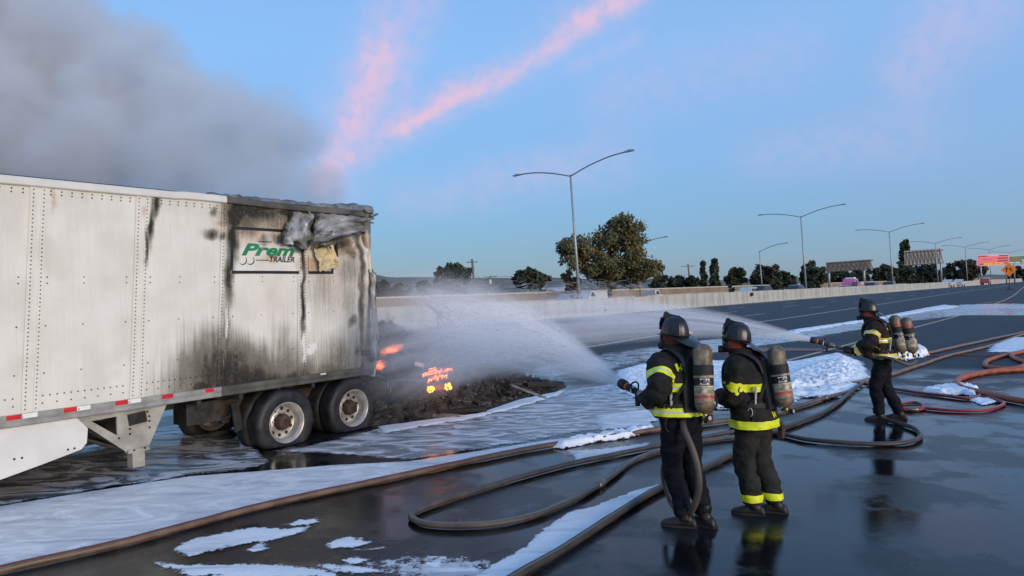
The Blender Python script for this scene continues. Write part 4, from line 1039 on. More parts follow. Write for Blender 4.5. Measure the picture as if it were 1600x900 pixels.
sticks('charred_fibres', 6000, 'charred', .12, .46, .012, 1, pile, 1.2); sticks('ashen_fibres', 3000, 'ash_grey', .06, .30, .007, 2, pile, .7); sticks('charred_scraps', 700, 'soot_black', .2, .6, .035, 3, pile, .5)
for (x, y, Y, ln, rz, ry, w, h, m_) in ((641, 594, 12.25, .42, .35, .12, .05, .02, 'ash_grey'), (826, 612, 13.5, .75, -.5, .28, .06, .03, 'ash_grey'), (655, 569, 12.6, .16, .3, .3, .10, .07, 'white_metal'), (725, 640, 12.7, .8, .2, .02, .25, .05, 'soot_black'), (700, 650, 12.4, .5, -.3, .05, .2, .05, 'ash_grey'), (850, 600, 15.0, .9, .5, .05, .2, .08, 'soot_black')):
    p = at(x, y, Y); mb = MB(); mb.box((0, 0, 0), (ln, w, h)); o = mb.build('charred_board', m_, pile)
    o.matrix_local = pile.matrix_basis.inverted() @ Matrix.Translation(Vector(p)) @ Matrix.Rotation(rz, 4, 'Z') @ Matrix.Rotation(ry, 4, 'Y')
# tubular frame standing on the heap
Yf = 13.7; bp = at(696, 518, Yf)
fr = thing('tube_frame', 'bent bare metal tube frame standing on top of the burnt heap', 'metal frame', bp)
def tube_px(name, pts, r_=.018, dY=0.0):
    mb = MB(); P_ = [at(x, y, Yf + dY + .10 * k) - bp for k, (x, y) in enumerate(pts)]; mb.tube(crom(P_, .05), r_, 8); return mb.build(name, 'burnt_tube', fr, True)
tube_px('push_handle', [(665.6, 475.4), (672, 479), (682, 486)], .026); tube_px('handle_loop', [(685, 481), (686, 471.5), (693.7, 470.8), (697, 480), (703, 485), (701.4, 495), (700, 500)], .016)
tube_px('crossbar', [(680, 488), (690, 487.5), (699, 489), (701.5, 497)], .016, .05); tube_px('upright', [(682, 485), (683.6, 491), (684, 505), (685, 512)], .02)
tube_px('strut', [(684, 488), (694, 506), (703, 517)], .02, -.1); tube_px('strut', [(686, 490), (700, 498.5), (708, 505), (715, 513)], .02, .1); tube_px('strut', [(701, 496), (704, 510), (706, 516)], .014)
tube_px('foot_bar', [(680, 513), (688, 509), (697, 515), (709, 512)], .018)
# embers and flames
def glow(name, c, s_):
    t = NT(name); n = t.noise(22, 4); k = t.rng(n, .38, .62)
    t.set(base=(.05, .03, .02), rough=.9, emit=c, estr=t.math('MULTIPLY', k, s_)); return t.m
glow('ember_orange', (1.0, .20, .022), 9.0); glow('ember_yellow', (1.0, .42, .02), 7.0); glow('ember_red', (1.0, .10, .03), 3.2)
em = thing('glowing_slats', 'two short rows of glowing orange slats in the heap', 'embers', at(683, 600, 12.35))
eo = np.array(em.location)
for row, (xa, ya, xb, yb, n) in enumerate(((661, 585, 705, 578, 15), (670, 594, 697, 587, 9))):
    for k in range(n):
        u = k / (n - 1); p = at(xa + (xb - xa) * u, ya + (yb - ya) * u + random.uniform(-2.6, 2.0), 12.42 - row * .06) - eo
        mb = MB(); mb.box((0, 0, 0), (random.uniform(.012, .03), .10, random.uniform(.035, .07)), Matrix.Rotation(random.uniform(-.5, .7), 3, 'Y')); o = mb.build('ember', 'ember_orange', em); o.location = tuple(p)
mb = MB(); mb.tube([at(662, 587, 12.4) - eo, at(706, 577, 12.42) - eo], .010, 6); mb.build('ember_bar', 'ember_orange', em)
mb = MB(); mb.tube([at(670, 577, 12.45) - eo, at(681, 575, 12.46) - eo], .012, 6); mb.build('ember_bar', 'ember_orange', em)
def lump(name, label, x, y, Y, r_, m_):
    bm = bmesh.new(); bmesh.ops.create_icosphere(bm, subdivisions=3, radius=r_)
    for v in bm.verts: v.co *= 1 + .6 * mnoise.fractal(v.co * 22 + Vector((x, 0, 0)), 1, 2, 3)
    me = bpy.data.meshes.new(name); bm.to_mesh(me); bm.free(); me.materials.append(MATS[m_]); o = link(name, me); o.location = tuple(at(x, y, Y)); return tag(o, label, 'embers', 'burning lumps in the heap')
lump('burning_lump', 'left yellow burning lump under the glowing slats', 672.5, 608, 12.3, .055, 'ember_yellow'); lump('burning_lump', 'right yellow burning lump under the glowing slats', 700, 604, 12.32, .058, 'ember_yellow')
def flame(label, x, y, Y, w, h, tilt):
    """a low tongue of burning gas, also used for the added ember glow: a closed hull filled with a thin glowing volume"""
    t = NT('flame_and_glow'); P = t.tc.outputs['Object']; sp = t.n.new('ShaderNodeSeparateXYZ'); t.l.new(P, sp.inputs[0])
    u = t.math('DIVIDE', sp.outputs[0], w / 2); v_ = t.math('DIVIDE', t.math('SUBTRACT', sp.outputs[2], t.math('MULTIPLY', sp.outputs[0], tilt)), h / 2); d_ = t.math('DIVIDE', sp.outputs[1], .2)
    q = t.math('SQRT', t.math('ADD', t.math('MULTIPLY', u, u), t.math('ADD', t.math('MULTIPLY', v_, v_), t.math('MULTIPLY', d_, d_))))
    n = t.noise(11, 5, t.map(P, (.8, 1, 1.6)), .65)
    k = t.rng(t.math('ADD', q, t.math('MULTIPLY', t.math('SUBTRACT', n, .5), 2.6)), 1.0, .3)
    e = t.n.new('ShaderNodeEmission'); t.l.new(t.mix(k, (1.0, .06, .03), (1.0, .26, .05)), e.inputs[0]); t.l.new(t.math('MULTIPLY', k, 9.0 if 'glow' not in label else 1.6), e.inputs[1])
    t.n.remove(t.b); t.l.new(e.outputs[0], t.out.inputs['Volume'])
    bm = bmesh.new(); bmesh.ops.create_icosphere(bm, subdivisions=3, radius=1)
    for vt in bm.verts: vt.co = Vector((vt.co.x * w * .6, vt.co.y * .2, vt.co.z * h * .7 + vt.co.x * w * .6 * tilt))
    me = bpy.data.meshes.new('flame'); bm.to_mesh(me); bm.free(); me.materials.append(t.m); o = link('flame', me); o.location = tuple(at(x, y, Y)); return tag(o, label, 'flame', 'flames at the trailer end')
flame('low orange flame on top of the heap right of the trailer', 613, 546, 12.55, .50, .17, .22); flame('small red flame close behind the trailer corner', 593, 571, 12.15, .24, .2, .1)
flame('added soft orange glow over the glowing slats', 684, 583, 12.30, .62, .22, .18); flame('faint added orange glow round the two yellow burning lumps', 688, 605, 12.18, .52, .16, .1)  # soft glow volumes added around the embers, not separate flames

# ================================================================== hoses
def hose_mat(name, c, stripe, wet=.4):
    t = NT(name); P = t.tc.outputs['Object']; n = t.noise(5, 4, P); w = t.noise(160, 2, P)
    a = t.attr('around'); base = t.mix(t.rng(n, .35, .7), tuple(q * .55 for q in c), c)
    base = t.mix(t.rng(t.math('ABSOLUTE', t.math('SUBTRACT', a, .30)), .05, .035), base, stripe)
    t.set(base=base, rough=t.rng(n, .3, .7, wet, wet + .25)); t.bump(w, .3, .003)
hose_mat('hose_brown', (.19, .125, .085), (.16, .02, .018)); hose_mat('hose_black', (.058, .047, .040), (.12, .10, .08)); hose_mat('hose_tan', (.27, .17, .12), (.12, .06, .05)); hose_mat('hose_red', (.33, .035, .045), (.45, .25, .24)); hose_mat('hose_orange', (.46, .115, .045), (.36, .09, .04)); hose_mat('hose_grey', (.105, .085, .07), (.16, .14, .12))
mat('coupling_metal', (.20, .18, .15), .4, .7, .3, 8)
def hose(label, px, r_, m_, z=None, group='fire hoses on the ground', pts=None, couplings=(), name='fire_hose', flat=.86):
    P_ = crom(pts if pts is not None else [np.array([*g(x, y, r_ * flat)[:2], r_ * flat + .003]) for x, y in px], .05)
    for i, p in enumerate(P_):
        p[2] += 0.004 * (1 + mnoise.noise(Vector((p[0] * 2, p[1] * 2, 3)))) 
    if pts is None:
        jit = [.012 * mnoise.noise(Vector((p[0] * 1.3, p[1] * 1.3, r_ * 50))) for p in P_]
        for p, j in zip(P_, jit): p[0] += j; p[1] -= j
    rr = [r_ * (1 + .07 * mnoise.fractal(Vector((p[0] * 2.4, p[1] * 2.4, 7)), 1, 2, 3)) for p in P_]
    mb = MB(); mb.tube(P_, rr, 14, flat=flat); o = mb.build(name, m_, None, True)
    point_attr(o.data, 'around', np.tile(np.arange(14) / 14, len(P_)))
    tag(o, label, 'fire hose', group)
    for u in couplings:
        i = int(u * (len(P_) - 2)); a, b_ = Vector(P_[i]), Vector(P_[min(i + 1, len(P_) - 1)]); d = (b_ - a).normalized()
        mb = MB(); mb.tube([a - d * .09, a - d * .02, a + d * .02, a + d * .09], [r_ * 1.12, r_ * 1.25, r_ * 1.25, r_ * 1.12], 14); mb.build('coupling', 'coupling_metal', o, True)
    return o
hose('long brown hose running from the lower left corner along the foam edge', [(-120, 921), (0, 892), (200, 846), (420, 789), (640, 741), (780, 711), (880, 693), (960, 682), (1030, 671), (1120, 660), (1210, 646), (1285, 624), (1330, 612)], .042, 'hose_brown', couplings=(.93,))
hose('dark hose doubled back in a narrow loop in the foreground', [(1215, 664), (1120, 680), (1030, 697), (940, 715), (860, 733), (760, 762), (690, 784), (654, 798), (643, 808), (660, 818), (700, 822), (760, 820), (820, 810), (870, 793), (920, 768), (960, 742), (990, 720), (1030, 706), (1100, 690), (1190, 678), (1225, 672)], .036, 'hose_grey', couplings=(.69,))
hose('black hose coming in from the bottom edge between foam and firefighters', [(770, 925), (805, 902), (900, 846), (1000, 781), (1040, 759), (1100, 731), (1140, 712), (1215, 672), (1262, 655), (1300, 637), (1330, 612), (1348, 599)], .040, 'hose_black')
hose('dark hose looping past the feet of the third firefighter', [(1140, 672), (1212, 677), (1260, 687), (1330, 693), (1390, 694), (1425, 690), (1438, 682), (1430, 671), (1408, 663), (1385, 657)], .036, 'hose_black')
hose('tan hose crossing behind the third firefighter to the far right', [(1640, 508), (1582, 528), (1545, 541), (1482, 556), (1440, 570), (1400, 583), (1360, 594), (1300, 604), (1230, 612)], .045, 'hose_tan')
hose('upper tan hose running out to the right edge', [(1640, 505), (1600, 519), (1545, 531), (1490, 543), (1450, 552), (1428, 557)], .05, 'hose_tan')
hose('thin dark red line lying across behind the tan hoses', [(1650, 548), (1600, 551), (1540, 555.5), (1480, 555), (1440, 556), (1250, 548), (1130, 552)], .018, 'hose_red')
hose('red hose from the foam bank to its foamy end at right', [(1348, 599), (1385, 606), (1430, 613), (1480, 619), (1515, 623), (1532, 618), (1518, 611), (1490, 613)], .034, 'hose_red')
hose('red hose bent in a flat loop right of the third firefighter', [(1395, 634), (1425, 629), (1442, 633), (1440, 640), (1405, 640), (1440, 638), (1480, 641), (1530, 642), (1558, 637), (1567, 630), (1550, 623), (1522, 620)], .032, 'hose_red', couplings=(.3,))
hose('thick orange hose curving in from the right edge', [(1660, 574), (1600, 577), (1545, 581), (1510, 588), (1494, 597), (1502, 606), (1535, 614), (1580, 624), (1640, 634)], .068, 'hose_orange')
hose('short kinked orange hose coil at the right edge', [(1650, 535), (1600, 549), (1568, 556), (1543, 564), (1541, 572), (1560, 576), (1590, 575), (1604, 568), (1585, 560), (1578, 553)], .058, 'hose_orange')

# ================================================================== foam
t = NT('foam'); P = t.tc.outputs['Object']
cov, thin = t.attr('cover'), t.attr('thin')
e1 = t.noise(2.4, 6, P, .62); e3 = t.noise(9, 5, P, .6); e2 = t.noise(32, 4, P)
flow0 = t.noise(1.0, 6, t.map(P, (.40, 2.4, 1), (0, 0, math.radians(-62))), .6, 1.4); fine_ = t.noise(1.0, 5, t.map(P, (.7, 9.5, 1), (0, 0, math.radians(-62))), .6, .8)
flow = t.math('ADD', t.math('MULTIPLY', flow0, .62), t.math('MULTIPLY', fine_, .38)); swirl = t.noise(1.0, 7, t.map(P, (.75, 1.9, 1), (0, 0, math.radians(-58))), .62, 3.2)
k = t.math('ADD', cov, t.math('ADD', t.math('MULTIPLY', t.math('SUBTRACT', e1, .5), .8), t.math('ADD', t.math('MULTIPLY', t.math('SUBTRACT', e3, .5), .75), t.math('MULTIPLY', t.math('SUBTRACT', e2, .5), .45))))
film = t.math('MULTIPLY', t.rng(swirl, .42, .62), .85)
a_thick = t.rng(k, .40, .60)
opac = t.math('MULTIPLY', a_thick, t.math('SUBTRACT', 1.0, t.math('MULTIPLY', thin, t.math('SUBTRACT', 1.0, t.math('MULTIPLY', film, .9)))))
cf = t.mix(t.rng(flow, .34, .50), (.60, .63, .68), (.94, .95, .96)); cf = t.mix(t.math('MULTIPLY', t.rng(e2, .5, .75), .18), cf, (.5, .53, .58))
t.set(base=cf, rough=.55, alpha=opac); t.bump(t.math('ADD', t.math('MULTIPLY', e1, .8), t.math('ADD', t.math('MULTIPLY', flow, .8), t.math('MULTIPLY', e2, .2))), .45, .03)
def poly_sd(P2, poly):
    poly = np.asarray(poly); n = len(poly); d = np.full(len(P2), 1e9); ins = np.zeros(len(P2), bool)
    for i in range(n):
        a, b_ = poly[i], poly[(i + 1) % n]; ab = b_ - a; u = np.clip(((P2 - a) @ ab) / (ab @ ab + 1e-12), 0, 1)
        d = np.minimum(d, np.linalg.norm(P2 - a - u[:, None] * ab, axis=1))
        c_ = ((a[1] > P2[:, 1]) != (b_[1] > P2[:, 1])) & (P2[:, 0] < (b_[0] - a[0]) * (P2[:, 1] - a[1]) / (b_[1] - a[1] + 1e-12) + a[0]); ins ^= c_
    return np.where(ins, d, -d)
FV, FF, FC, FT = [], [], [], []; fo = 0
def foam(px, step, thick, feather, thin_=0.0, lumpy=0.0, base=.006):
    global fo
    poly = np.array([g(x, y)[:2] for x, y in px]); lo, hi = poly.min(0) - feather, poly.max(0) + feather
    xs, ys = np.arange(lo[0], hi[0], step), np.arange(lo[1], hi[1], step); X, Y = np.meshgrid(xs, ys); P2 = np.stack([X.ravel(), Y.ravel()], 1)
    sd = poly_sd(P2, poly); cv = np.clip(.5 + sd / (2 * feather), 0, 1.15); idx = np.nonzero(cv > .06)[0]; mp = -np.ones(len(P2), int); mp[idx] = np.arange(len(idx))
    P3 = np.column_stack([P2[idx], np.zeros(len(idx))]); h = thick * smooth01((cv[idx] - .35) / .6)
    if lumpy: 
        n1 = np.abs(fnoise(P3, 4.6, 4, 3)); n2 = fnoise(P3, 13, 3, 5); h = h * (1 + lumpy * (.9 - 1.8 * n1) + .25 * lumpy * n2)
    FV.append(np.column_stack([P2[idx], base + np.maximum(h, 0)])); FC.append(cv[idx]); FT.append(np.full(len(idx), thin_))
    nx = len(xs)
    for j in range(len(ys) - 1):
        r0 = mp[j * nx:(j + 1) * nx]; r1 = mp[(j + 1) * nx:(j + 2) * nx]; ok = np.nonzero((r0[:-1] >= 0) & (r0[1:] >= 0) & (r1[:-1] >= 0) & (r1[1:] >= 0))[0]
        FF.extend((int(r0[i]) + fo, int(r0[i + 1]) + fo, int(r1[i + 1]) + fo, int(r1[i]) + fo) for i in ok)
    fo += len(idx)
foam([(-60, 800), (0, 792), (150, 768), (300, 745), (400, 738), (520, 728), (640, 722), (760, 704), (860, 688), (900, 684), (870, 694), (780, 710), (640, 740), (420, 788), (200, 844), (0, 888), (-60, 902)], .03, .02, .10, .25, .25)
foam([(-60, 772), (0, 740), (110, 705), (230, 670), (330, 660), (390, 700), (420, 722), (380, 735), (300, 742), (150, 765), (0, 790), (-60, 798)], .03, .005, .14, .86, base=.008)
foam([(440, 705), (520, 690), (600, 668), (680, 660), (750, 652), (840, 628), (880, 612), (960, 600), (1020, 640), (1000, 660), (900, 676), (760, 700), (640, 718), (560, 712)], .035, .005, .2, .74, base=.010)
foam([(590, 668), (650, 660), (745, 648), (810, 626), (885, 610), (870, 620), (800, 640), (740, 655), (660, 668), (600, 678)], .03, .02, .08, .1, .4, base=.012)
foam([(860, 700), (900, 688), (960, 678), (1010, 668), (1025, 672), (980, 686), (930, 692), (880, 702)], .025, .06, .06, 0, .6)
foam([(930, 650), (1010, 640), (1030, 655), (1010, 666), (940, 672)], .03, .02, .12, .3)
foam([(735, 905), (770, 885), (820, 855), (855, 825), (890, 800), (930, 792), (985, 770), (1030, 757), (1035, 762), (1000, 784), (900, 849), (810, 903)], .02, .008, .07, .12)
for q in ([(272, 858), (300, 842), (350, 834), (400, 824), (440, 828), (485, 823), (470, 832), (400, 848), (340, 858), (300, 868)], [(447, 820), (470, 813), (502, 809), (498, 818), (462, 823)], [(383, 860), (405, 850), (415, 858), (398, 863)], [(508, 850), (545, 840), (578, 848), (560, 855), (520, 856)], [(535, 876), (560, 871), (578, 876), (560, 882)], [(240, 880), (290, 885), (350, 884), (420, 883), (480, 888), (520, 900), (420, 904), (300, 900)], [(495, 884), (540, 884), (600, 892), (560, 896)], [(660, 880), (690, 878), (685, 886)], [(556, 860), (600, 856), (590, 862)]):
    foam(q, .016, .005, .11, .05)
foam([(600, 878), (720, 880), (760, 905), (620, 905)], .022, .003, .6, .4, base=.005)
foam([(890, 705), (960, 700), (1015, 692), (1010, 700), (950, 712), (900, 718)], .022, .004, .16, .35, base=.005)
foam([(960, 612), (965, 580), (1010, 568), (1110, 566), (1230, 568), (1310, 552), (1345, 566), (1360, 590), (1345, 604), (1315, 622), (1250, 622), (1215, 640), (1100, 640), (1030, 640), (990, 620)], .035, .055, .34, 0, .8)
foam([(1200, 600), (1260, 575), (1330, 560), (1350, 585), (1330, 604), (1280, 612), (1220, 618)], .028, .11, .5, 0, .9, base=.01)
foam([(1395, 566), (1410, 551), (1440, 549), (1452, 556), (1420, 564)], .03, .16, .1, 0, .6)
far_px = [(820, 592), (850, 572), (960, 552), (1060, 538), (1140, 528), (1230, 519), (1330, 504), (1400, 492), (1470, 478), (1530, 475), (1640, 476), (1640, 491), (1500, 493), (1420, 502), (1330, 517), (1240, 533), (1130, 548), (1000, 566), (930, 580)]
foam(far_px, .11, .008, .8, .80, .2)
foam([(1230, 518), (1300, 508), (1370, 497), (1440, 483), (1475, 477), (1500, 480), (1450, 487), (1380, 499), (1300, 512), (1240, 522)], .08, .06, .3, .05, .7)
foam([(1500, 476), (1640, 477), (1640, 482), (1500, 484)], .10, .01, .4, .6, .3)
t = NT('standing_water'); n_ = t.noise(5, 3); t.set(base=(.006, .007, .009), rough=.03, spec=.5); t.b.inputs['IOR'].default_value = 1.33; t.bump(n_, .05, .004)
edge_w = crom([np.array(g(x, y)) for x, y in far_px + far_px[:1]], .5)
edge_w = [p + np.array([.5 * mnoise.noise(Vector((p[0] * .6, p[1] * .6, 2))), .5 * mnoise.noise(Vector((p[0] * .6, p[1] * .6, 8))), 0]) for p in edge_w[:-1]]
from mathutils.geometry import tessellate_polygon
mbw = MB(); mbw.add([(p[0], p[1], .0042) for p in edge_w], [tuple(t3) for t3 in tessellate_polygon([[Vector((p[0], p[1], 0)) for p in edge_w]])])
tag(mbw.build('water', 'standing_water'), kind='structure')
foam([(1545, 551), (1548, 540), (1580, 529), (1640, 530), (1640, 550)], .06, .05, .2, .1, .4)
foam([(1440, 613), (1470, 606), (1510, 604), (1530, 610), (1525, 622), (1505, 618), (1470, 617)], .025, .07, .05, 0, .5)
foam([(1510, 624), (1540, 621), (1560, 630), (1535, 634)], .025, .03, .05, 0, .4)
FV = np.concatenate(FV); me = bpy.data.meshes.new('foam'); me.from_pydata(FV.tolist(), [], FF); point_attr(me, 'cover', np.concatenate(FC)); point_attr(me, 'thin', np.concatenate(FT))
me.materials.append(MATS['foam']); me.polygons.foreach_set('use_smooth', [True] * len(me.polygons)); me.update()
tag(link('foam', me), 'white firefighting foam spread over the wet asphalt', 'foam', kind='stuff')

# ================================================================== smoke, steam and water spray
def hull(name, balls, scale, vox):
    mb = MB()
    for c_, r_ in balls:
        bm = bmesh.new(); bmesh.ops.create_icosphere(bm, subdivisions=3, radius=r_ * scale); bm.verts.ensure_lookup_table()
        mb.add([v.co + Vector(c_) for v in bm.verts], [tuple(v.index for v in f.verts) for f in bm.faces]); bm.free()
    return voxel(mb, vox, 0)
def cloud(name, label, balls, dens, color, nscale, rough_edge, vox, soft=.55, emis=None, cat=None, absorb=None):
    t = NT(name + '_volume'); P = t.tc.outputs['Object']
    n1 = t.n.new('ShaderNodeTexNoise'); t.l.new(P, n1.inputs['Vector']); n1.inputs['Scale'].default_value = nscale; n1.inputs['Detail'].default_value = 5; n1.inputs['Roughness'].default_value = .6
    acc = None
    for c_, r_ in balls:
        d = t.vec('DISTANCE', P, tuple(float(q) for q in c_)); f = t.math('SUBTRACT', 1.0, t.math('DIVIDE', d, float(r_)))
        acc = f if acc is None else t.math('SMOOTH_MAX', acc, f, .12)
    k = t.rng(t.math('ADD', acc, t.math('MULTIPLY', t.math('SUBTRACT', n1.outputs[0], .56), rough_edge)), 0.0, soft)
    v = t.n.new('ShaderNodeVolumePrincipled'); v.inputs['Color'].default_value = (*color, 1); v.inputs['Anisotropy'].default_value = .1
    t.l.new(t.math('MULTIPLY', k, dens), v.inputs['Density'])
    t.n.remove(t.b); t.l.new(v.outputs[0], t.out.inputs['Volume'])
    me = hull(name, balls, 1.12, vox); me.materials.append(t.m); o = link(name, me); return tag(o, label, cat or name, kind='stuff')
sm = [(505, 292, 14.5, 48), (487, 215, 17, 58), (430, 205, 18, 84), (365, 205, 20, 92), (296, 190, 22, 112), (215, 150, 24, 130), (110, 120, 26, 165), (-20, 70, 28, 225), (-200, 60, 30, 260), (400, 275, 17, 80), (280, 265, 19, 110), (140, 245, 21, 135), (-20, 220, 23, 170), (-200, 230, 25, 210), (520, 312, 14.2, 34), (455, 290, 15, 62), (350, 275, 17, 75)]
cloud('smoke', 'grey smoke plume drifting left from the burning trailer', [(at(x, y, Y), r_ * Y / F_PX) for x, y, Y, r_ in sm], 1.1, (.945, .95, .955), .50, 1.6, .45, .5)
st = [(640, 520, 13.6, 55), (720, 500, 14, 62), (800, 515, 14.5, 62), (600, 500, 14.0, 42), (870, 540, 15, 50), (680, 575, 13.2, 45), (590, 560, 13.2, 30)]
cloud('steam', 'pale steam and mist hanging over the burnt heap', [(at(x, y, Y), r_ * Y / F_PX) for x, y, Y, r_ in st], .22, (.99, .965, .985), .9, .85, .2, .8)

def spray(name, label, nozzle, axis, L, k, sag, dens, r0=.03, streaky=3.0, fall=.9, seed=0.0):
    a = Vector(axis).normalized(); zz = Vector((0, 0, 1)); yv = zz.cross(a).normalized(); zv = a.cross(yv)
    M_ = Matrix((a, yv, zv)).transposed().to_4x4(); M_.translation = Vector(nozzle)
    t = NT(name + '_volume'); P = t.tc.outputs['Object']; sp = t.n.new('ShaderNodeSeparateXYZ'); t.l.new(P, sp.inputs[0]); x, y, z = sp.outputs
    zc = t.math('MULTIPLY', t.math('MULTIPLY', x, x), -sag); rr = t.math('ADD', r0, t.math('MULTIPLY', x, k)); dz = t.math('SUBTRACT', z, zc)
    yr, zr = t.math('DIVIDE', y, rr), t.math('DIVIDE', dz, rr)
    q = t.math('SQRT', t.math('ADD', t.math('MULTIPLY', yr, yr), t.math('MULTIPLY', zr, zr)))
    cb = t.n.new('ShaderNodeCombineXYZ'); t.l.new(t.math('MULTIPLY', x, .55), cb.inputs[0]); t.l.new(t.math('MULTIPLY', yr, streaky), cb.inputs[1]); t.l.new(t.math('MULTIPLY', zr, streaky), cb.inputs[2])
    n = t.noise(1.0, 5, t.vec('ADD', cb.outputs[0], (seed, seed, 0)), .6)
    e = t.math('ADD', q, t.math('MULTIPLY', t.math('SUBTRACT', n, .5), .7))
    D = t.math('MULTIPLY', t.rng(e, 1.0, .55), t.rng(n, .38, .64, .12, 1.0)); D = t.math('MULTIPLY', D, t.rng(x, L, L * .45))
    D = t.math('MULTIPLY', D, t.math('DIVIDE', dens, t.math('POWER', t.math('ADD', .08, x), fall)))
    v = t.n.new('ShaderNodeVolumePrincipled'); v.inputs['Color'].default_value = (.995, .99, 1.0, 1); v.inputs['Anisotropy'].default_value = -.3
    t.l.new(D, v.inputs['Density']); t.n.remove(t.b); t.l.new(v.outputs[0], t.out.inputs['Volume'])
    mb = MB(); xs = np.linspace(.0, L, 24); mb.rings([[(X, 1.3 * (r0 + k * X) * math.cos(q_), -sag * X * X + 1.3 * (r0 + k * X) * math.sin(q_)) for q_ in np.linspace(0, 2 * math.pi, 24, endpoint=False)] for X in xs])
    o = mb.build(name, t.m); o.matrix_world = M_; tag(o, label, 'water spray', kind='stuff'); return M_
N1 = at(970, 598.5, 6.9); N2 = at(1266, 530.5, 11.2)
A1 = np.array([-3.35, 5.8, 1.68]); A2 = np.array([-6.2, 2.4, 1.5])
M1 = spray('water_spray', 'wide white fog of water from the nearest nozzle toward the heap', N1, A1, 7.4, .24, .042, 6.4, .05, streaky=6.0, fall=1.2)
M2 = spray('water_spray', 'spray of water from the third firefighter arching left over the lanes', N2, A2, 6.6, .15, .036, 10.0, .045, streaky=5.0, fall=1.1, seed=4.0)
M3 = spray('water_spray', 'thin low jet of water under the third firefighter nozzle', at(1285, 546, 11.15), np.array([-5.0, 1.6, .04]), 3.6, .028, .006, 4.0, .02, 2.0, .6, 9.0)
mat('water_drop', (.72, .75, .82), .25, 0, .05, 5, alpha=.45)
def drops(label, gen, n, seed, ln=(.03, .09), w=.0018):
    r_ = np.random.default_rng(seed); mb = MB(); V = []; F_ = []
    for i in range(n):
        p, d = gen(r_); d = d / np.linalg.norm(d); l_ = r_.uniform(*ln); u = np.cross(d, r_.normal(size=3)); u /= np.linalg.norm(u); v = np.cross(d, u); ww = w * r_.uniform(.6, 1.7); o = len(V)
        V += [p - d * l_ / 2, p + u * ww, p - u * ww * .5 + v * ww, p - u * ww * .5 - v * ww, p + d * l_ / 2]
        F_ += [(o, o + 2, o + 1), (o, o + 3, o + 2), (o, o + 1, o + 3), (o + 4, o + 1, o + 2), (o + 4, o + 2, o + 3), (o + 4, o + 3, o + 1)]
    mb.add(V, F_); tag(mb.build('water_drops', 'water_drop'), label, 'water drops', kind='stuff')
def cone_gen(M_, L, k, sag, lo=.25):
    R3 = np.array(M_.to_3x3()); T_ = np.array(M_.translation)
    def f(r_):
        x = L * r_.uniform(lo, 1) ** .8; a = r_.uniform(0, 6.283); q = math.sqrt(r_.random()) * .95; rr = .03 + k * x
        p = np.array([x, q * rr * math.cos(a), -sag * x * x + q * rr * math.sin(a)]); d = np.array([1, q * k * math.cos(a), -2 * sag * x + q * k * math.sin(a) - .25 * r_.random()])
        return R3 @ p + T_, R3 @ d
    return f
def cloud_gen(x, y, Y, rx, ry, d):
    def f(r_):
        while True:
            u = r_.uniform(-1, 1, 2)
            if u @ u < 1: break
        return at(x + u[0] * rx, y + u[1] * ry * (1 - .3 * u[0] ** 2), Y + r_.uniform(-1, 1)), np.array(d) + r_.normal(size=3) * .18
    return f
drops('drops flying in the wide fog of the nearest nozzle', cone_gen(M1, 7.6, .24, .042, .06), 12000, 5, (.04, .11), .0013)
drops('drops flying in the arching spray over the lanes', cone_gen(M2, 7.0, .15, .036, .05), 6000, 6, (.03, .08), .0013)
drops('streaks of water falling before the trees above the heap', cloud_gen(745, 452, 13.0, 120, 18, (-1, .2, -.25)), 420, 7, (.10, .26), .0014)
drops('streaks of water falling before the olive tree', cloud_gen(935, 452, 13.5, 85, 16, (-1, .2, .1)), 260, 8, (.10, .30), .0014)
# ================================================================== firefighters
def cloth(name, c, var=.35, rough=.85, scale=9):
    t = NT(name); n = t.noise(scale, 5); w = t.noise(220, 2); f = t.noise(14, 4)
    c0 = tuple(q * (1 - var) for q in c); c1 = tuple(q * (1 + var) for q in c)
    t.set(base=t.mix(t.math('MULTIPLY', t.rng(f, .55, .75), .35), t.mix(t.rng(n, .3, .7), c0, c1), tuple(min(1, q * 1.9 + .008) for q in c)), rough=rough, spec=.22)
    t.bump(t.math('ADD', t.math('MULTIPLY', w, .35), t.math('MULTIPLY', f, .9)), .7, .010)
cloth('turnout_black', (.019, .0175, .0165)); cloth('turnout_brown', (.022, .016, .015)); cloth('navy_cloth', (.0045, .005, .010), .3, .8); cloth('charcoal_cloth', (.022, .0225, .021)); cloth('glove_leather', (.018, .016, .014), .3, .7)
mat('helmet_leather', (.010, .0105, .012), .36, 0, .6, 9, .4, 18, coat=.15); mat('boot_leather', (.013, .011, .010), .5, 0, .4, 12, .3, 60)
mat('skin', (.30, .13, .085), .6, 0, .15, 20); mat('red_hood', (.24, .045, .03), .85, 0, .35, 16, .4, 90)
mat('lime_tape', (.72, .80, .015), .5, 0, .12, 10, .15, 60); mat('amber_tape', (.70, .58, .06), .55, 0, .2, 10, .15, 60); mat('silver_tape', (.62, .62, .58), .35, .2, .12, 20)
mat('harness', (.012, .012, .013), .7, 0, .3, 12, .3, 120); mat('cylinder_wrap', (.165, .130, .085), .5, 0, .75, 11, .3, 40); mat('cylinder_base', (.25, .17, .10), .5, 0, .5, 9, .15, 30); mat('cream_label', (.42, .35, .24), .6, 0, .55, 18); mat('red_label', (.42, .06, .05), .55, 0, .5, 18); mat('clear_visor', (.10, .11, .12), .1, 0, .1)
mat('brass', (.42, .30, .12), .35, .8, .2, 9); mat('orange_ring', (.75, .12, .03), .5, 0, .1); mat('white_plastic', (.75, .75, .72), .45, 0, .1); mat('brown_pouch', (.06, .030, .020), .6, 0, .3, 14)

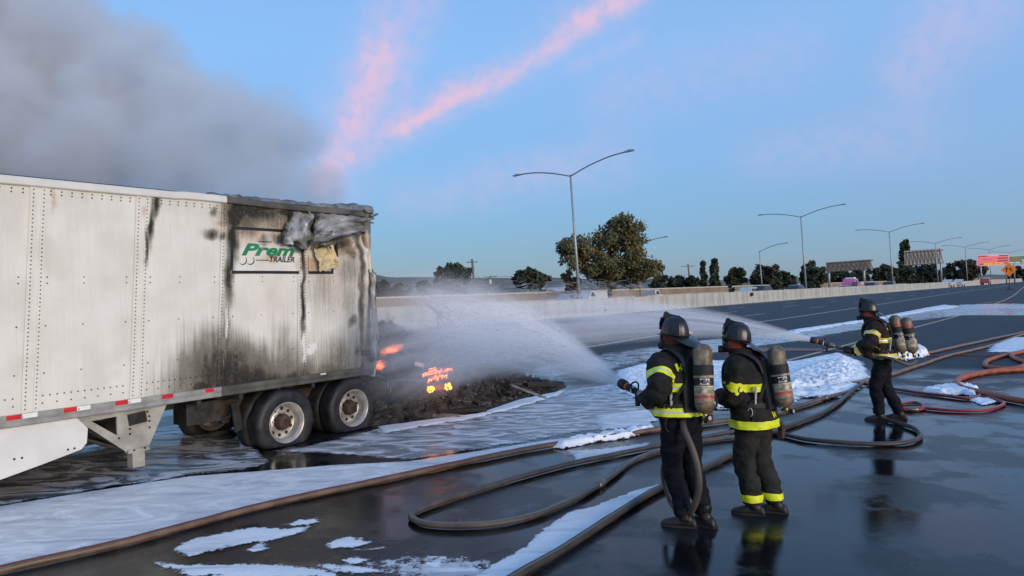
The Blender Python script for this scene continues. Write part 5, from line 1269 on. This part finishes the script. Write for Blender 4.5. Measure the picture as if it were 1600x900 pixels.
def ell(c, rx, ry, n=26, ax=None, ay=None):
    ax = Vector((1, 0, 0)) if ax is None else ax; ay = Vector((0, 1, 0)) if ay is None else ay
    return [Vector(c) + ax * (rx * math.cos(q)) + ay * (ry * math.sin(q)) for q in np.linspace(0, 2 * math.pi, n, endpoint=False)]
def interp_sections(sec, n):
    zs = [s[0] for s in sec]; out = []
    for z in np.linspace(zs[0], zs[-1], n): out.append([z] + [float(np.interp(z, zs, [s[k] for s in sec])) for k in range(1, len(sec[0]))])
    return out
def ik(S, W, l1, l2, hint):
    S, W = Vector(S), Vector(W); d = W - S; L = d.length
    if L > (l1 + l2) * .985: W = S + d * ((l1 + l2) * .985 / L); d = W - S; L = d.length
    a = (l1 * l1 - l2 * l2 + L * L) / (2 * L); h = math.sqrt(max(0, l1 * l1 - a * a)); u = d / L; hv = Vector(hint) - u * Vector(hint).dot(u); hv.normalize()
    return S + u * a + hv * h, W
def limb(mb, pts, rad, seg=18, step=.03):
    P_ = crom(pts, step); n = len(P_); cum = [0]
    for i in range(1, n): cum.append(cum[-1] + float(np.linalg.norm(P_[i] - P_[i - 1])))
    key = [0]; acc = 0
    for i in range(1, len(pts)): acc += float(np.linalg.norm(np.array(pts[i], float) - np.array(pts[i - 1], float))); key.append(acc)
    rr = [float(np.interp(c_ / cum[-1] * key[-1], key, rad)) for c_ in cum]
    mb.tube(P_, rr, seg); return P_
def wrinkle(me, amp, seed, mask=None, sz=(9, 9, 13)):
    n = len(me.vertices); co = np.empty(n * 3); me.vertices.foreach_get('co', co); co = co.reshape(-1, 3); nr = np.array([v.normal[:] for v in me.vertices])
    Q = co * np.array(sz); a = 1 - np.abs(fnoise(Q + [0, 0, 3 * seed], .62, 2, seed)) * 2; b_ = fnoise(co, 22, 2, seed + 3)
    k = amp * (a * .9 + .25 * b_)
    if mask is not None: k *= mask(co)
    co = co + nr * k[:, None]; me.vertices.foreach_set('co', co.ravel()); me.polygons.foreach_set('use_smooth', [True] * len(me.polygons)); me.update()
def finish(me, name, mats, parent):
    for q in (mats if isinstance(mats, (list, tuple)) else [mats]): me.materials.append(MATS[q])
    me.polygons.foreach_set('use_smooth', [True] * len(me.polygons)); return link(name, me, parent)

def make_helmet(root, M4, label_shield=True):
    """dome with raised ribs, long rear brim, crest and front shield; M4 places the head frame (y forward)"""
    n = 96; rows = []
    for u in np.linspace(0, 1, 20):
        ph = u * math.pi / 2; r_ = math.cos(ph) ** .72; h = .195 * math.sin(ph) ** .98; ring = []
        for k in range(n):
            q = 2 * math.pi * k / n; rib = 1 + .030 * max(0, math.cos(8 * q)) ** 8 * (r_ > .12)
            ring.append((
                         .120 * r_ * math.cos(q) * rib, .150 * r_ * math.sin(q) * rib, .008 + h * (1 + .02 * (rib - 1))))
        rows.append(ring)
    mb = MB(); mb.rings(rows); h_ = thing('helmet', None, None); h_.parent = root; h_.matrix_local = M4 @ Matrix.Scale(.90, 4)
    mb.build('shell', 'helmet_leather', h_, True)
    rows = []
    for u in np.linspace(0, 1, 9):
        ring = []
        for k in range(n):
            q = 2 * math.pi * k / n; s_, c_ = math.sin(q), math.cos(q); back = max(0, -s_) ** 2.2; ext = (.034 + .115 * back + .014 * abs(c_))
            z = .009 + u * (.012 * c_ * c_ - .070 * back - .006 * max(0, s_)) - .02 * back * u * u
            ring.append(((.120 + ext * u) * c_, (.150 + ext * u) * s_, z))
        rows.append(ring)
    under = [[(x * .995, y * .995, z - .007) for x, y, z in r_] for r_ in rows[::-1]]
    mb = MB(); mb.rings(rows + under, cap=False); mb.build('brim', 'helmet_leather', h_, True)
    mb = MB(); pts = []
    prof = [(.146, .08), (.150, .17), (.140, .226), (.118, .240), (.085, .222), (.04, .214), (-.04, .210), (-.10, .178), (-.148, .09), (-.12, .08), (0, .16), (.12, .08)]
    mb.add([(x_, y, z) for x_ in (-.009, .009) for y, z in prof], [tuple(range(12)), tuple(range(23, 11, -1))] + [(i, i + 12, (i + 1) % 12 + 12, (i + 1) % 12) for i in range(12)]); mb.build('crest', 'helmet_leather', h_)
    mb = MB(); mb.prism([(-.045, .05), (.045, .05), (.052, .12), (.03, .175), (-.03, .175), (-.052, .12)], .150, .160); mb.build('front_shield', 'helmet_leather', h_)
    mb = MB(); mb.tube([(.123 * math.cos(q), .153 * math.sin(q), .022) for q in np.linspace(0, 2 * math.pi, 40)], .007, 6); mb.build('hat_band', 'harness', h_)
    mb = MB(); mb.box((.092, -.108, .045), (.07, .012, .02), Matrix.Rotation(-.75, 3, 'Z')); mb.build('band_clip', 'silver_tape', h_)
    return h_

def make_glove(root, wrist, grip, axis, side_, name='glove'):
    """a gloved hand closed round a bar through grip along axis"""
    W, G, A = Vector(wrist), Vector(grip), Vector(axis).normalized(); d = (G - W); d = d - A * d.dot(A); d = d.normalized() if d.length > 1e-4 else Vector((0, 0, -1)); N = A.cross(d)
    mb = MB(); pal = G - d * .058; rb = .036
    limb(mb, [W, (W + pal) / 2 + N * .004, pal + N * .012, G - d * .03 + N * .030], [.038, .040, .040, .030], 12, .012)
    mb.box(pal + N * .020, (.088, .075, .034), Matrix((A, d, N)).transposed())
    for k, ln in enumerate((.92, 1.0, .96, .80)):
        o = A * (.036 - .024 * k)
        pts = [G + o + (-d * .02 + N * .044) * 1, G + o + d * (.030 * ln) + N * .040, G + o + d * .047 * ln + N * .004, G + o + d * .032 - N * .030 * ln, G + o + d * .0 - N * .042 * ln]
        limb(mb, pts, [.0135, .0125, .0118, .011, .010], 9, .008)
    th = [pal + A * .040 * side_ + N * .01, pal + A * .054 * side_ + d * .022 - N * .012, G + A * .046 * side_ + d * .004 - N * .038, G + A * .034 * side_ + d * .028 - N * .043]
    limb(mb, th, [.017, .015, .0135, .011], 9, .008)
    me = voxel(mb, .0062, 3); return finish(me, name, 'glove_leather', root)

def cyl_text(txt, size, r_, z, m_, parent, M4, ang=0.0, up=0.0):
    me = text_mesh(txt, size, 0, .003); xs = [v.co.x for v in me.vertices]; mid = (min(xs) + max(xs)) / 2
    for v in me.vertices:
        q = -math.pi / 2 + ang + (v.co.x - mid) / r_; v.co = Vector((r_ * math.cos(q), r_ * math.sin(q), z + v.co.y))
    me.materials.append(MATS[m_]); o = link('lettering', me, parent); return o

def make_cylinder(root, M4, red=False, label_ang=0.3, r_=.082, L_=.58):
    c_ = thing('air_cylinder', None, None); c_.parent = root; c_.matrix_local = M4
    pr = [(.02, -L_ / 2 - .02), (.035, -L_ / 2), (.062, -L_ / 2 + .018), (.086, -L_ / 2 + .045), (r_, -L_ / 2 + .085), (r_, L_ / 2 - .10), (.087, L_ / 2 - .055), (.062, L_ / 2 - .022), (.035, L_ / 2 - .004), (.0, L_ / 2)]
    mb = MB(); mb.lathe(pr, seg=32); mb.build('tank', 'cylinder_wrap', c_, True)
    def band(name, z0, z1, m_, e=.002):
        mb = MB(); mb.rings([[((r_ + e) * math.cos(q), (r_ + e) * math.sin(q), z) for q in np.linspace(0, 2 * math.pi, 32, endpoint=False)] for z in (z0, z1)], cap=False); return mb.build(name, m_, c_, True)
    band('strap_band', .02, .105, 'harness', .006)
    band('label_ring', -.002, .012, 'cream_label'); lb = band('label_band', -.068, -.004, 'black_print'); band('label_ring', -.085, -.070, 'cream_label')
    if red: band('warning_band', .115, .155, 'red_label')
    band('lower_band', -.150, -.088, 'cream_label'); band('lower_band', -.175, -.152, 'red_label' if not red else 'cream_label'); band('base_band', -L_ / 2 + .085, -.176, 'cylinder_base')
    mb = MB(); mb.lathe([(.021, -L_ / 2 - .012), (.037, -L_ / 2 - .001), (.064, -L_ / 2 + .017), (.0775, -L_ / 2 + .044), (r_ + .002, -L_ / 2 + .085)], seg=32); mb.build('base_cap', 'cylinder_base', c_, True)
    mb = MB(); n = 9; aa = -math.pi / 2 + label_ang + np.linspace(-.5, .5, n); mb.add([((r_ + .0035) * math.cos(q), (r_ + .0035) * math.sin(q), z) for z in (-.06, -.012) for q in aa], [(i, i + 1, n + i + 1, n + i) for i in range(n - 1)]); pl = mb.build('label_plate', 'white_print', c_)
    cyl_text('MSA', .048, r_ + .005, -.052, 'black_print', pl, None, label_ang)
    mb = MB(); mb.lathe([(.0, -L_ / 2 - .075), (.022, -L_ / 2 - .075), (.025, -L_ / 2 - .04), (.018, -L_ / 2 - .015), (.018, -L_ / 2)], seg=12); mb.build('valve', 'brass', c_, True)
    mb = MB(); mb.lathe([(.026, 0), (.026, .03), (.0, .034)], (.035, -.0, -L_ / 2 - .05), 'x', 14); mb.build('valve_knob', 'harness', c_)
    mb = MB(); mb.lathe([(.0, -.07), (.024, -.07), (.024, -.045), (.0, -.045)], (-.01, 0, -L_ / 2 - .05), 'y', 16); gq = mb.build('gauge', 'harness', c_)
    mb = MB(); mb.lathe([(.0, -.0715), (.018, -.0715)], (-.01, 0, -L_ / 2 - .05), 'y', 16); mb.build('gauge_face', 'white_plastic', gq)
    return c_

def firefighter(label, x, y, yaw, H=1.0, hips=(0, .05), chest=.12, head=.18, feet=((-.11, .02, .1), (.11, -.02, -.1)), hem=.95, jacket='turnout_black', trousers='navy_cloth', loose=1.0, tape='lime_tape',
                wrists=((-.12, .36, 1.15), (.10, .28, 1.12)), grips=None, grip_axis=(0, 1, 0), elbows=((-1, -.6, -.55), (1, -.6, -.55)), head_yaw=0.0, head_pitch=0.0, ankle_tape=False, red_tank=False, name_txt=None, hem_txt=None, twin=False, seed=1, chest_tape=True, tank_ang=.3, plain=False, cuffs=False):
    root = thing('person', label, 'person', (x, y, 0), yaw, 'firefighters'); root.scale = (H, H, H)
    hx, hy = hips
    def spine(z):                                             # where the trunk's axis runs at height z
        u = np.clip((z - .95) / .53, 0, 1.3); return Vector((hx * (1 - .8 * min(u, 1)), hy + (chest - hy) * u if u <= 1 else chest + (head - chest) * (u - 1) / .3, z))
    HC = Vector((hx * .2, head + .015, 1.672))                 # head centre
    Rh = Matrix.Rotation(head_yaw, 3, 'Z') @ Matrix.Rotation(head_pitch, 3, 'X')
    sh = {-1: spine(1.455) + Vector((-.195, -.005, 0)), 1: spine(1.455) + Vector((.195, -.005, 0))}
    hip = {-1: Vector((hx - .095, hy, .93)), 1: Vector((hx + .095, hy, .93))}
    ank, knee = {}, {}
    for s, (fx, fy, toe) in zip((-1, 1), feet):
        ank[s] = Vector((fx, fy - .03, .10)); knee[s], _ = ik(hip[s], ank[s], .425, .418, (s * .12, 1, .0))
    el, wr = {}, {}
    for i, s in enumerate((-1, 1)): el[s], wr[s] = ik(sh[s], wrists[i], .31, .275, elbows[i])
    # --- body: one continuous skin from head to feet
    mb = MB()
    tor = interp_sections([(.86, .15, .11), (1.0, .15, .105), (1.12, .14, .10), (1.3, .165, .11), (1.42, .16, .10), (1.49, .09, .075), (1.53, .058, .06), (1.62, .056, .062)], 26)
    mb.rings([ell(spine(z), rx, ry) for z, rx, ry in tor])
    for s in (-1, 1):
        limb(mb, [hip[s] + Vector((0, 0, .02)), knee[s], ank[s], ank[s] + Vector((0, .0, -.05))], [.085, .058, .040, .028]); limb(mb, [ank[s] + Vector((0, -.03, -.05)), ank[s] + Vector((0, .05, -.06))], [.030, .026])
        limb(mb, [spine(1.43) + Vector((s * .1, 0, 0)), sh[s], el[s], wr[s], wr[s] + (wr[s] - el[s]).normalized() * .07], [.06, .055, .042, .032, .03])
    hd = []
    for u in np.linspace(0, 1, 22):                            # head: skull, jaw, brow, nose, ears
        z = -.125 + .245 * u; k = math.sqrt(max(.002, 1 - ((u - .52) / .53) ** 2)); jaw = .80 + .2 * min(1, u / .45)
        ring = []
        for q in np.linspace(0, 2 * math.pi, 40, endpoint=False):
            c_, s_ = math.cos(q), math.sin(q); r_x = .077 * k * jaw; r_y = .097 * k * (1 - .10 * (u < .35) * (s_ < 0))
            nose = .026 * math.exp(-((z + .015) / .028) ** 2) * max(0, s_) ** 24; brow = .006 * math.exp(-((z - .022) / .012) ** 2) * max(0, s_) ** 3; eye = -.008 * math.exp(-((z - .004) / .012) ** 2) * (math.exp(-((q - math.pi / 2 - .38) / .16) ** 2) + math.exp(-((q - math.pi / 2 + .38) / .16) ** 2))
            lips = .006 * math.exp(-((z + .062) / .009) ** 2) * max(0, s_) ** 10
            ring.append(HC + Rh @ Vector((r_x * c_, (r_y + nose + brow + eye + lips) * s_ if s_ > 0 else r_y * s_, z)))
        hd.append(ring)
    mb.rings(hd)
    for s in (-1, 1): limb(mb, [HC + Rh @ Vector((s * .076, -.012, .022)), HC + Rh @ Vector((s * .088, -.024, .004)), HC + Rh @ Vector((s * .078, -.010, -.028))], [.014, .017, .011], 10, .008)
    finish(voxel(mb, .0085, 2), 'body', 'skin', root)
    # --- hood round neck and lower head
    mb = MB(); rows = []
    for z, rx, ry, oy in ((1.50, .125, .12, 0), (1.545, .092, .098, .0), (1.60, .082, .098, .004), (1.65, .089, .108, .004), (1.70, .092, .112, .0), (1.735, .090, .110, .0)):
        c_ = spine(z) if z < 1.58 else HC + Rh @ Vector((0, oy, z - 1.672)); rows.append(ell(c_, rx, ry, 28, Rh @ Vector((1, 0, 0)), Rh @ Vector((0, 1, 0))))
    mb.rings(rows); me = voxel(mb, .011, 3); wrinkle(me, .005, seed + 5, None, (10, 10, 30)); finish(me, 'hood', 'red_hood', root)
    # --- jacket
    hz = hem; fl = .012
    secs = [(hz, .256 + fl, .200 + fl), (hz + .10, .250, .196), (1.10, .246, .192), (1.25, .262, .198), (1.36, .264, .190), (1.44, .228, .158), (1.50, .165, .132), (1.54, .128, .122), (1.60, .112, .116)]
    if hz + .10 > 1.09: secs.pop(1)
    tor = interp_sections(secs, 40)
    mb = MB(); mb.rings([ell(spine(z), rx, ry, 36) for z, rx, ry in tor])
    for s in (-1, 1):
        cuff = wr[s] + (wr[s] - el[s]).normalized() * .0
        limb(mb, [spine(1.42) + Vector((s * .11, 0, .0)), sh[s] + Vector((s * .012, 0, -.012)), (sh[s] + el[s]) / 2 + Vector((s * .012, 0, 0)), el[s], (el[s] + cuff) / 2, cuff], [.090, .104, .100, .090, .082, .068])
    me = voxel(mb, .0125, 3); base_co = None
    wrinkle(me, .021, seed, lambda co: .35 + .65 * smooth01((np.abs(co[:, 0]) - .02) / .15) * (co[:, 2] < 1.48))
    jk = finish(me, 'jacket', jacket, root)
    from mathutils.bvhtree import BVHTree
    bv = BVHTree.FromPolygons([v.co[:] for v in me.vertices], [tuple(p.vertices) for p in me.polygons])
    def drape(rings, name, mats, mi=None, off=.004, parent=None):     # lay bands on the cloth
        mb = MB(); out = []
        for r_ in rings:
            row = []
            for p in r_:
                q, nrm, _, _ = bv.find_nearest(Vector(p)); row.append(q + nrm * off if q is not None else Vector(p))
            out.append(row)
        n = len(out[0]); V = [p for r_ in out for p in r_]
        for i in range(len(out) - 1): mb.add([*out[i], *out[i + 1]], [(k, (k + 1) % n, n + (k + 1) % n, n + k) for k in range(n)], 0 if mi is None else mi[i])
        return mb.build(name, mats, parent or root, True)
    def trunk_band(z, w, name='reflective_band'):
        rs = []; 
        for dz in (-w / 2, -w / 8, w / 8, w / 2):
            rx = np.interp(z + dz, [s_[0] for s_ in secs], [s_[1] for s_ in secs]); ry = np.interp(z + dz, [s_[0] for s_ in secs], [s_[2] for s_ in secs]); rs.append(ell(spine(z + dz), rx + .02, ry + .02, 72))
        return drape(rs, name, [tape, tape if plain else 'silver_tape'], [0, 1, 0], .010)
    trunk_band(hz + .05, .075)
    if chest_tape: trunk_band(1.245, .075)
    def arm_band(s, u, w=.07):
        a, b_ = (sh[s], el[s]) if u < 1 else (el[s], wr[s]); u_ = u if u < 1 else u - 1; d = (b_ - a).normalized(); c_ = a.lerp(b_, u_); ax = d.orthogonal().normalized(); ay = d.cross(ax)
        drape([ell(c_ + d * dw, .12, .12, 36, ax, ay) for dw in (-w / 2, -w / 8, w / 8, w / 2)], 'sleeve_band', [tape, 'silver_tape'], [0, 1, 0], .005)
    for s in (-1, 1):
        if chest_tape and not plain: arm_band(s, .62)
        if cuffs: arm_band(s, 1.82, .06)
    # --- trousers
    mb = MB(); mb.rings([ell(Vector((hx, hy, z)), rx, ry) for z, rx, ry in ((.83, .13, .105), (.90, .17, .135), (1.0, .175, .14), (1.06, .165, .135))])
    for s in (-1, 1):
        low = ank[s] + Vector((0, .0, .015 if not ankle_tape else .02)); mid = (knee[s] + ank[s]) / 2 + Vector((0, -.015, 0))
        limb(mb, [hip[s] + Vector((0, 0, .02)), (hip[s] + knee[s]) / 2, knee[s], mid, low], [.112 * loose, .104 * loose, .088 * loose, .084 * loose, .078 * loose])
    me = voxel(mb, .0125, 3); wrinkle(me, .015, seed + 2, None, (8, 8, 15)); tr = finish(me, 'trousers', trousers, root)
    if ankle_tape:
        bv = BVHTree.FromPolygons([v.co[:] for v in me.vertices], [tuple(p.vertices) for p in me.polygons])
        for s in (-1, 1):
            c_ = ank[s] + Vector((0, 0, .075)); drape([ell(c_ + Vector((0, 0, dz)), .1, .1, 36) for dz in (-.035, -.012, .012, .035)], 'ankle_band', [tape, tape], [0, 1, 0], .005)
    # --- boots
    for s, (fx, fy, toe) in zip((-1, 1), feet):
        mb = MB(); R2 = Matrix.Rotation(-toe, 3, 'Z'); rows = []
        for yy, w, h in ((-.115, .022, .05), (-.10, .036, .085), (-.05, .040, .12), (.02, .043, .11), (.08, .050, .085), (.14, .050, .066), (.175, .040, .055), (.195, .018, .04)):
            rows.append([Vector((fx, fy - .03, 0)) + R2 @ Vector((w * math.cos(q) * (1.06 if math.sin(q) < 0 else 1), yy, max(.004, h * .48 + h * .52 * math.sin(q)))) for q in np.linspace(0, 2 * math.pi, 24, endpoint=False)])
        mb.rings(rows); limb(mb, [ank[s] + Vector((0, -.015, -.03)), ank[s] + Vector((0, -.012, .10))], [.052, .060])
        bo = finish(voxel(mb, .009, 2), 'boot', 'boot_leather', root)
        mb = MB(); outl = [(-.05 * 0 - .036, -.118), (.036, -.118), (.044, .0), (.053, .10), (.042, .185), (0, .203), (-.042, .185), (-.053, .10), (-.044, 0)]
        pts = [R2 @ Vector((a, b_, 0)) + Vector((fx, fy - .03, 0)) for a, b_ in outl]
        mb.add([(p.x, p.y, .002) for p in pts] + [(p.x, p.y, .022) for p in pts], [tuple(range(8, -1, -1)), tuple(range(9, 18))] + [(i, (i + 1) % 9, (i + 1) % 9 + 9, i + 9) for i in range(9)]); mb.build('sole', 'rubber', bo)
    # --- helmet, face mask
    Mh = Matrix.Translation(HC) @ Rh.to_4x4(); make_helmet(root, Mh @ Matrix.Rotation(.14, 4, 'X'))
    mb = MB(); rows = []
    for yy, k in ((.06, 1.0), (.095, .97), (.118, .80), (.130, .5)): rows.append([(.076 * k * math.cos(q), yy, -.035 + .082 * k * math.sin(q)) for q in np.linspace(0, 2 * math.pi, 24, endpoint=False)])
    mb.rings(rows); mk = mb.build('face_mask', 'harness', root, True); mk.matrix_local = Mh
    mb = MB(); mb.rings([[(.066 * k * math.cos(q), yy, -.012 + .05 * k * math.sin(q)) for q in np.linspace(0, 2 * math.pi, 20, endpoint=False)] for yy, k in ((.110, 1.0), (.130, .8), (.136, .4))]); mb.build('visor', 'clear_visor', mk, True)
    mb = MB(); mb.lathe([(.034, .10), (.036, .165), (.028, .175), (.0, .176)], (0, 0, -.085), 'y', 18); mb.build('regulator', 'harness', mk, True)
    # --- breathing set
    up = (spine(1.45) - spine(1.05)).normalized(); bk = Vector((0, -1, 0)); bk = (bk - up * bk.dot(up)).normalized(); rt = up.cross(bk)
    Mc = Matrix((rt, -bk, up)).transposed().to_4x4(); B = spine(1.28)
    def setM(off, z): q = Mc.copy(); q.translation = spine(z) + bk * off; return q
    mb = MB(); mb.prism([(-.12, -.25), (.12, -.25), (.135, -.05), (.085, .10), (.075, .22), (-.075, .22), (-.085, .10), (-.135, -.05)], -.018, .018); bp_ = mb.build('back_plate', 'harness', root); bp_.matrix_local = setM(.205, 1.25)
    if twin:
        make_cylinder(root, setM(.29, 1.28), red_tank, tank_ang); make_cylinder(root, setM(.43, 1.235), red_tank, tank_ang, .078, .54)
    else: make_cylinder(root, setM(.325, 1.30), red_tank, tank_ang)
    for s in (-1, 1):
        pts = [spine(1.36) + Vector((s * .07, -.205, 0)), spine(1.47) + Vector((s * .10, -.165, .03)), spine(1.53) + Vector((s * .125, -.02, .04)), spine(1.47) + Vector((s * .13, .145, .0)), spine(1.32) + Vector((s * .14, .195, 0)), spine(1.15) + Vector((s * .18, .165, 0))]
        mb = MB(); mb.tube(crom(pts, .03), .030, 10, flat=.42, up=(0, 1, 0)); mb.build('shoulder_strap', 'harness', root, True)
        pts = [spine(1.30) + Vector((s * .10, -.215, 0)), spine(1.18) + Vector((s * .18, -.185, 0)), spine(1.10) + Vector((s * .245, -.07, 0))]
        mb = MB(); mb.tube(crom(pts, .03), .016, 8, flat=.5); mb.build('side_strap', 'harness', root, True)
    bv = BVHTree.FromPolygons([v.co[:] for v in jk.data.vertices], [tuple(p.vertices) for p in jk.data.polygons])
    drape([ell(spine(1.085 + dz), .27, .22, 48) for dz in (-.022, .0, .022)], 'waist_belt', 'harness', None, .010)
    mb = MB(); mb.box((0, 0, 0), (.035, .012, .17)); mb.box((0, -.008, .0), (.026, .004, .15)); tg = mb.build('alarm_tag', 'silver_tape', root); tg.matrix_local = Matrix.Translation(spine(1.18) + Vector((-.215, -.150, 0))) @ Matrix.Rotation(.75, 4, 'Z') @ Matrix.Rotation(-.22, 4, 'Y')
    mb = MB(); mb.tube(crom([spine(1.02) + Vector((.03, -.27, 0)), spine(1.08) + Vector((.15, -.30, 0)), spine(1.2) + Vector((.19, -.22, 0)), spine(1.45) + Vector((.14, -.16, .03)), spine(1.55) + Vector((.13, .0, .0)), HC + Rh @ Vector((.06, .12, -.10))], .04), .011, 8); mb.build('air_line', 'harness', root, True)
    mb = MB(); mb.tube(crom([spine(1.06) + Vector((-.19, -.12, 0)), spine(.98) + Vector((-.235, -.10, 0)), spine(.90) + Vector((-.23, -.08, 0)), spine(.86) + Vector((-.21, -.10, 0))], .02), .012, 8, flat=.6); mb.build('hanging_strap', 'harness', root, True)
    mb = MB(); mb.tube([spine(1.02) + Vector((-.235, -.08, .02 * math.sin(q) * 2 - .0)) + Vector((.0, .022 * math.cos(q), 0)) for q in np.linspace(0, 2 * math.pi, 16)], .0045, 6); mb.build('snap_hook', 'silver_tape', root)
    mb = MB(); mb.box((0, 0, 0), (.065, .045, .13)); mb.lathe([(.016, .065), (.02, .09), (.012, .10)], seg=10); rd = mb.build('radio_pouch', 'brown_pouch', root); rd.matrix_local = Matrix.Translation(spine(hz - .05 if hz < .93 else hz) + Vector((.14, -.20, 0)))
    # --- lettering on the cloth
    def cloth_text(txt, size, cx, z, m_):
        me = text_mesh(txt, size, 0, .004); xs = [v.co.x for v in me.vertices]; mid = (min(xs) + max(xs)) / 2
        for v in me.vertices:
            p = spine(z + v.co.y) + Vector((cx + v.co.x - mid, -.30, 0)); q, nrm, _, _ = bv.find_nearest(Vector((p.x, p.y + .12, p.z))); v.co = q + nrm * .006
        me.materials.append(MATS[m_]); link('lettering', me, jk)
    if name_txt: 
        for tx, cx in name_txt: cloth_text(tx, .085, cx, 1.395, tape)
    if hem_txt: cloth_text(hem_txt[0], .07, hem_txt[1], hz + .105, tape)
    # --- hands
    for i, s in enumerate((-1, 1)):
        gp = grips[i] if grips else None
        if gp is None: gp = wr[s] + (wr[s] - el[s]).normalized() * .085
        make_glove(root, wr[s], gp, grip_axis, 1)
    return root

def to_local(p, x, y, yaw, H=1.0):
    d = np.array(p) - [x, y, 0]; c_, s_ = math.cos(-yaw), math.sin(-yaw); return np.array([d[0] * c_ - d[1] * s_, d[0] * s_ + d[1] * c_, d[2]]) / H
def dir_local(v, yaw):
    c_, s_ = math.cos(-yaw), math.sin(-yaw); return np.array([v[0] * c_ - v[1] * s_, v[0] * s_ + v[1] * c_, v[2]])

def nozzle(label, tip, axis):
    a = Vector(axis).normalized(); yv = Vector((0, 0, 1)).cross(a).normalized(); zv = a.cross(yv); M_ = Matrix((a, yv, zv)).transposed().to_4x4(); M_.translation = Vector(tip)
    o = thing('hose_nozzle', label, 'nozzle', group='hose nozzles'); o.matrix_world = M_
    mb = MB(); mb.lathe([(.036, -.01), (.046, .0), (.050, -.02), (.050, -.065), (.044, -.085), (.034, -.09)][::-1], axis='x', seg=20); mb.build('bumper', 'rubber', o, True)
    mb = MB(); mb.lathe([(.038, -.115), (.040, -.11), (.040, -.095), (.036, -.09)], axis='x', seg=20); mb.build('pattern_ring', 'orange_ring', o, True)
    mb = MB(); mb.lathe([(.028, -.27), (.030, -.22), (.036, -.19), (.036, -.13), (.033, -.115)], axis='x', seg=20); mb.build('barrel', 'harness', o, True)
    mb = MB(); mb.lathe([(.034, -.205), (.0365, -.20), (.0365, -.19), (.034, -.185)], axis='x', seg=20); mb.build('swivel_ring', 'white_plastic', o, True)
    mb = MB(); mb.lathe([(.034, -.37), (.038, -.36), (.038, -.30), (.030, -.27)], axis='x', seg=20); mb.build('coupling', 'coupling_metal', o, True)
    mb = MB(); mb.box((-.27, 0, -.075), (.035, .03, .11), Matrix.Rotation(.25, 3, 'Y')); mb.build('pistol_grip', 'harness', o)
    mb = MB(); mb.tube(crom([(-.22, -.036, 0), (-.20, -.045, .06), (-.20, 0, .085), (-.20, .045, .06), (-.22, .036, 0)], .02), .008, 8); mb.build('bail_handle', 'harness', o, True)
    return M_
A1u, A2u = A1 / np.linalg.norm(A1), A2 / np.linalg.norm(A2)
A2n = np.array([-6.2, 2.2, 2.0]); A2n /= np.linalg.norm(A2n)
nozzle('black fog nozzle with orange ring held by the firefighter with the silver-striped sleeves', N1, A1u)
nozzle('long black nozzle with brass fittings held by the third firefighter', N2, A2n)

# nearest figure: navy trousers, nozzle held low in front
x1, y1, w1 = 1.60, 6.45, math.radians(25)
G1 = [to_local((N1 - A1u * .40), x1, y1, w1, 1.035), to_local(N1 - A1u * .62, x1, y1, w1, 1.035)]
ax1 = dir_local(A1u, w1)
firefighter('firefighter in navy trousers seen from behind, aiming the nearest nozzle at the heap', x1, y1, w1, 1.035, (-.05, .07), .13, .16, ((-.09, .05, -.75), (.075, -.02, -.35)), .985, 'turnout_black', 'navy_cloth', .92, 'lime_tape',
            ((G1[0][0] - .05, G1[0][1] - .07, G1[0][2] - .02), (G1[1][0] + .09, G1[1][1] - .05, G1[1][2] - .01)), G1, ax1, ((-.55, -.35, -1), (.6, -.5, -1)), .30, -.04, name_txt=[('H', -.13), ('D', .10)], seed=1, tank_ang=-.62)
# second figure: turnout trousers with lime cuffs
x2, y2, w2 = 2.33, 6.76, math.radians(46)
firefighter('firefighter in charcoal trousers with lime ankle bands standing beside the hose', x2, y2, w2, .985, (-.02, .03), .12, .19, ((-.10, .07, -.35), (.09, -.07, -.2)), .845, 'turnout_black', 'charcoal_cloth', 1.12, 'lime_tape',
            ((-.10, .34, 1.12), (.10, .30, 1.10)), None, (1, 0, .2), ((-.6, -.4, -1), (.6, -.5, -1)), .45, .02, ankle_tape=True, hem_txt=('W', .0), seed=4, tank_ang=-1.0, plain=True)
# third figure, farther off: two cylinders, nozzle at the hip
x3, y3, w3 = 5.84, 11.08, math.radians(62)
G3 = [to_local(N2 - A2n * .56, x3, y3, w3, 1.02), to_local(N2 - A2n * .86 + [0, 0, .01], x3, y3, w3, 1.02)]
ax3 = dir_local(A2n, w3)
firefighter('third firefighter farther off in navy trousers, two cylinders on the back, spraying water', x3, y3, w3, 1.02, (-.02, .04), .14, .20, ((-.13, .14, .0), (.12, -.13, .1)), .955, 'turnout_brown', 'navy_cloth', 1.0, 'amber_tape',
            ((G3[0][0] - .03, G3[0][1] - .08, G3[0][2] - .02), (G3[1][0] + .06, G3[1][1] - .06, G3[1][2])), G3, ax3, ((-1, -.5, -.6), (1, -.6, -.6)), .1, -.08, red_tank=True, name_txt=[('M', -.12)], twin=True, seed=8, tank_ang=-1.2, cuffs=True)

# attack lines held by the firefighters
e1 = N1 - A1u * .36
hose('attack hose hanging in a loop behind the knees of the firefighter in navy trousers', None, .030, 'hose_grey', pts=[e1, e1 - A1u * .14 + [.0, 0, -.02], at(1030, 640, 6.70), at(1041, 700, 6.80), at(1036, 742, 6.86), at(1047, 782, 6.80), at(1063, 803, 6.62), at(1078, 802, 6.36), at(1091, 772, 6.22), at(1091, 735, 6.20), at(1081, 700, 6.22), at(1069, 672, 6.28), at(1066, 655, 6.34)], group='attack lines held by firefighters', flat=.8)
e2 = N2 - A2n * .36
hose('attack hose running under the arm of the third firefighter', None, .028, 'hose_grey', pts=[e2, e2 - A2n * .3, e2 - A2n * .55, np.array([5.74, 10.76, 1.0]), np.array([6.0, 10.72, .90]), np.array([6.22, 10.9, .93])], group='attack lines held by firefighters')
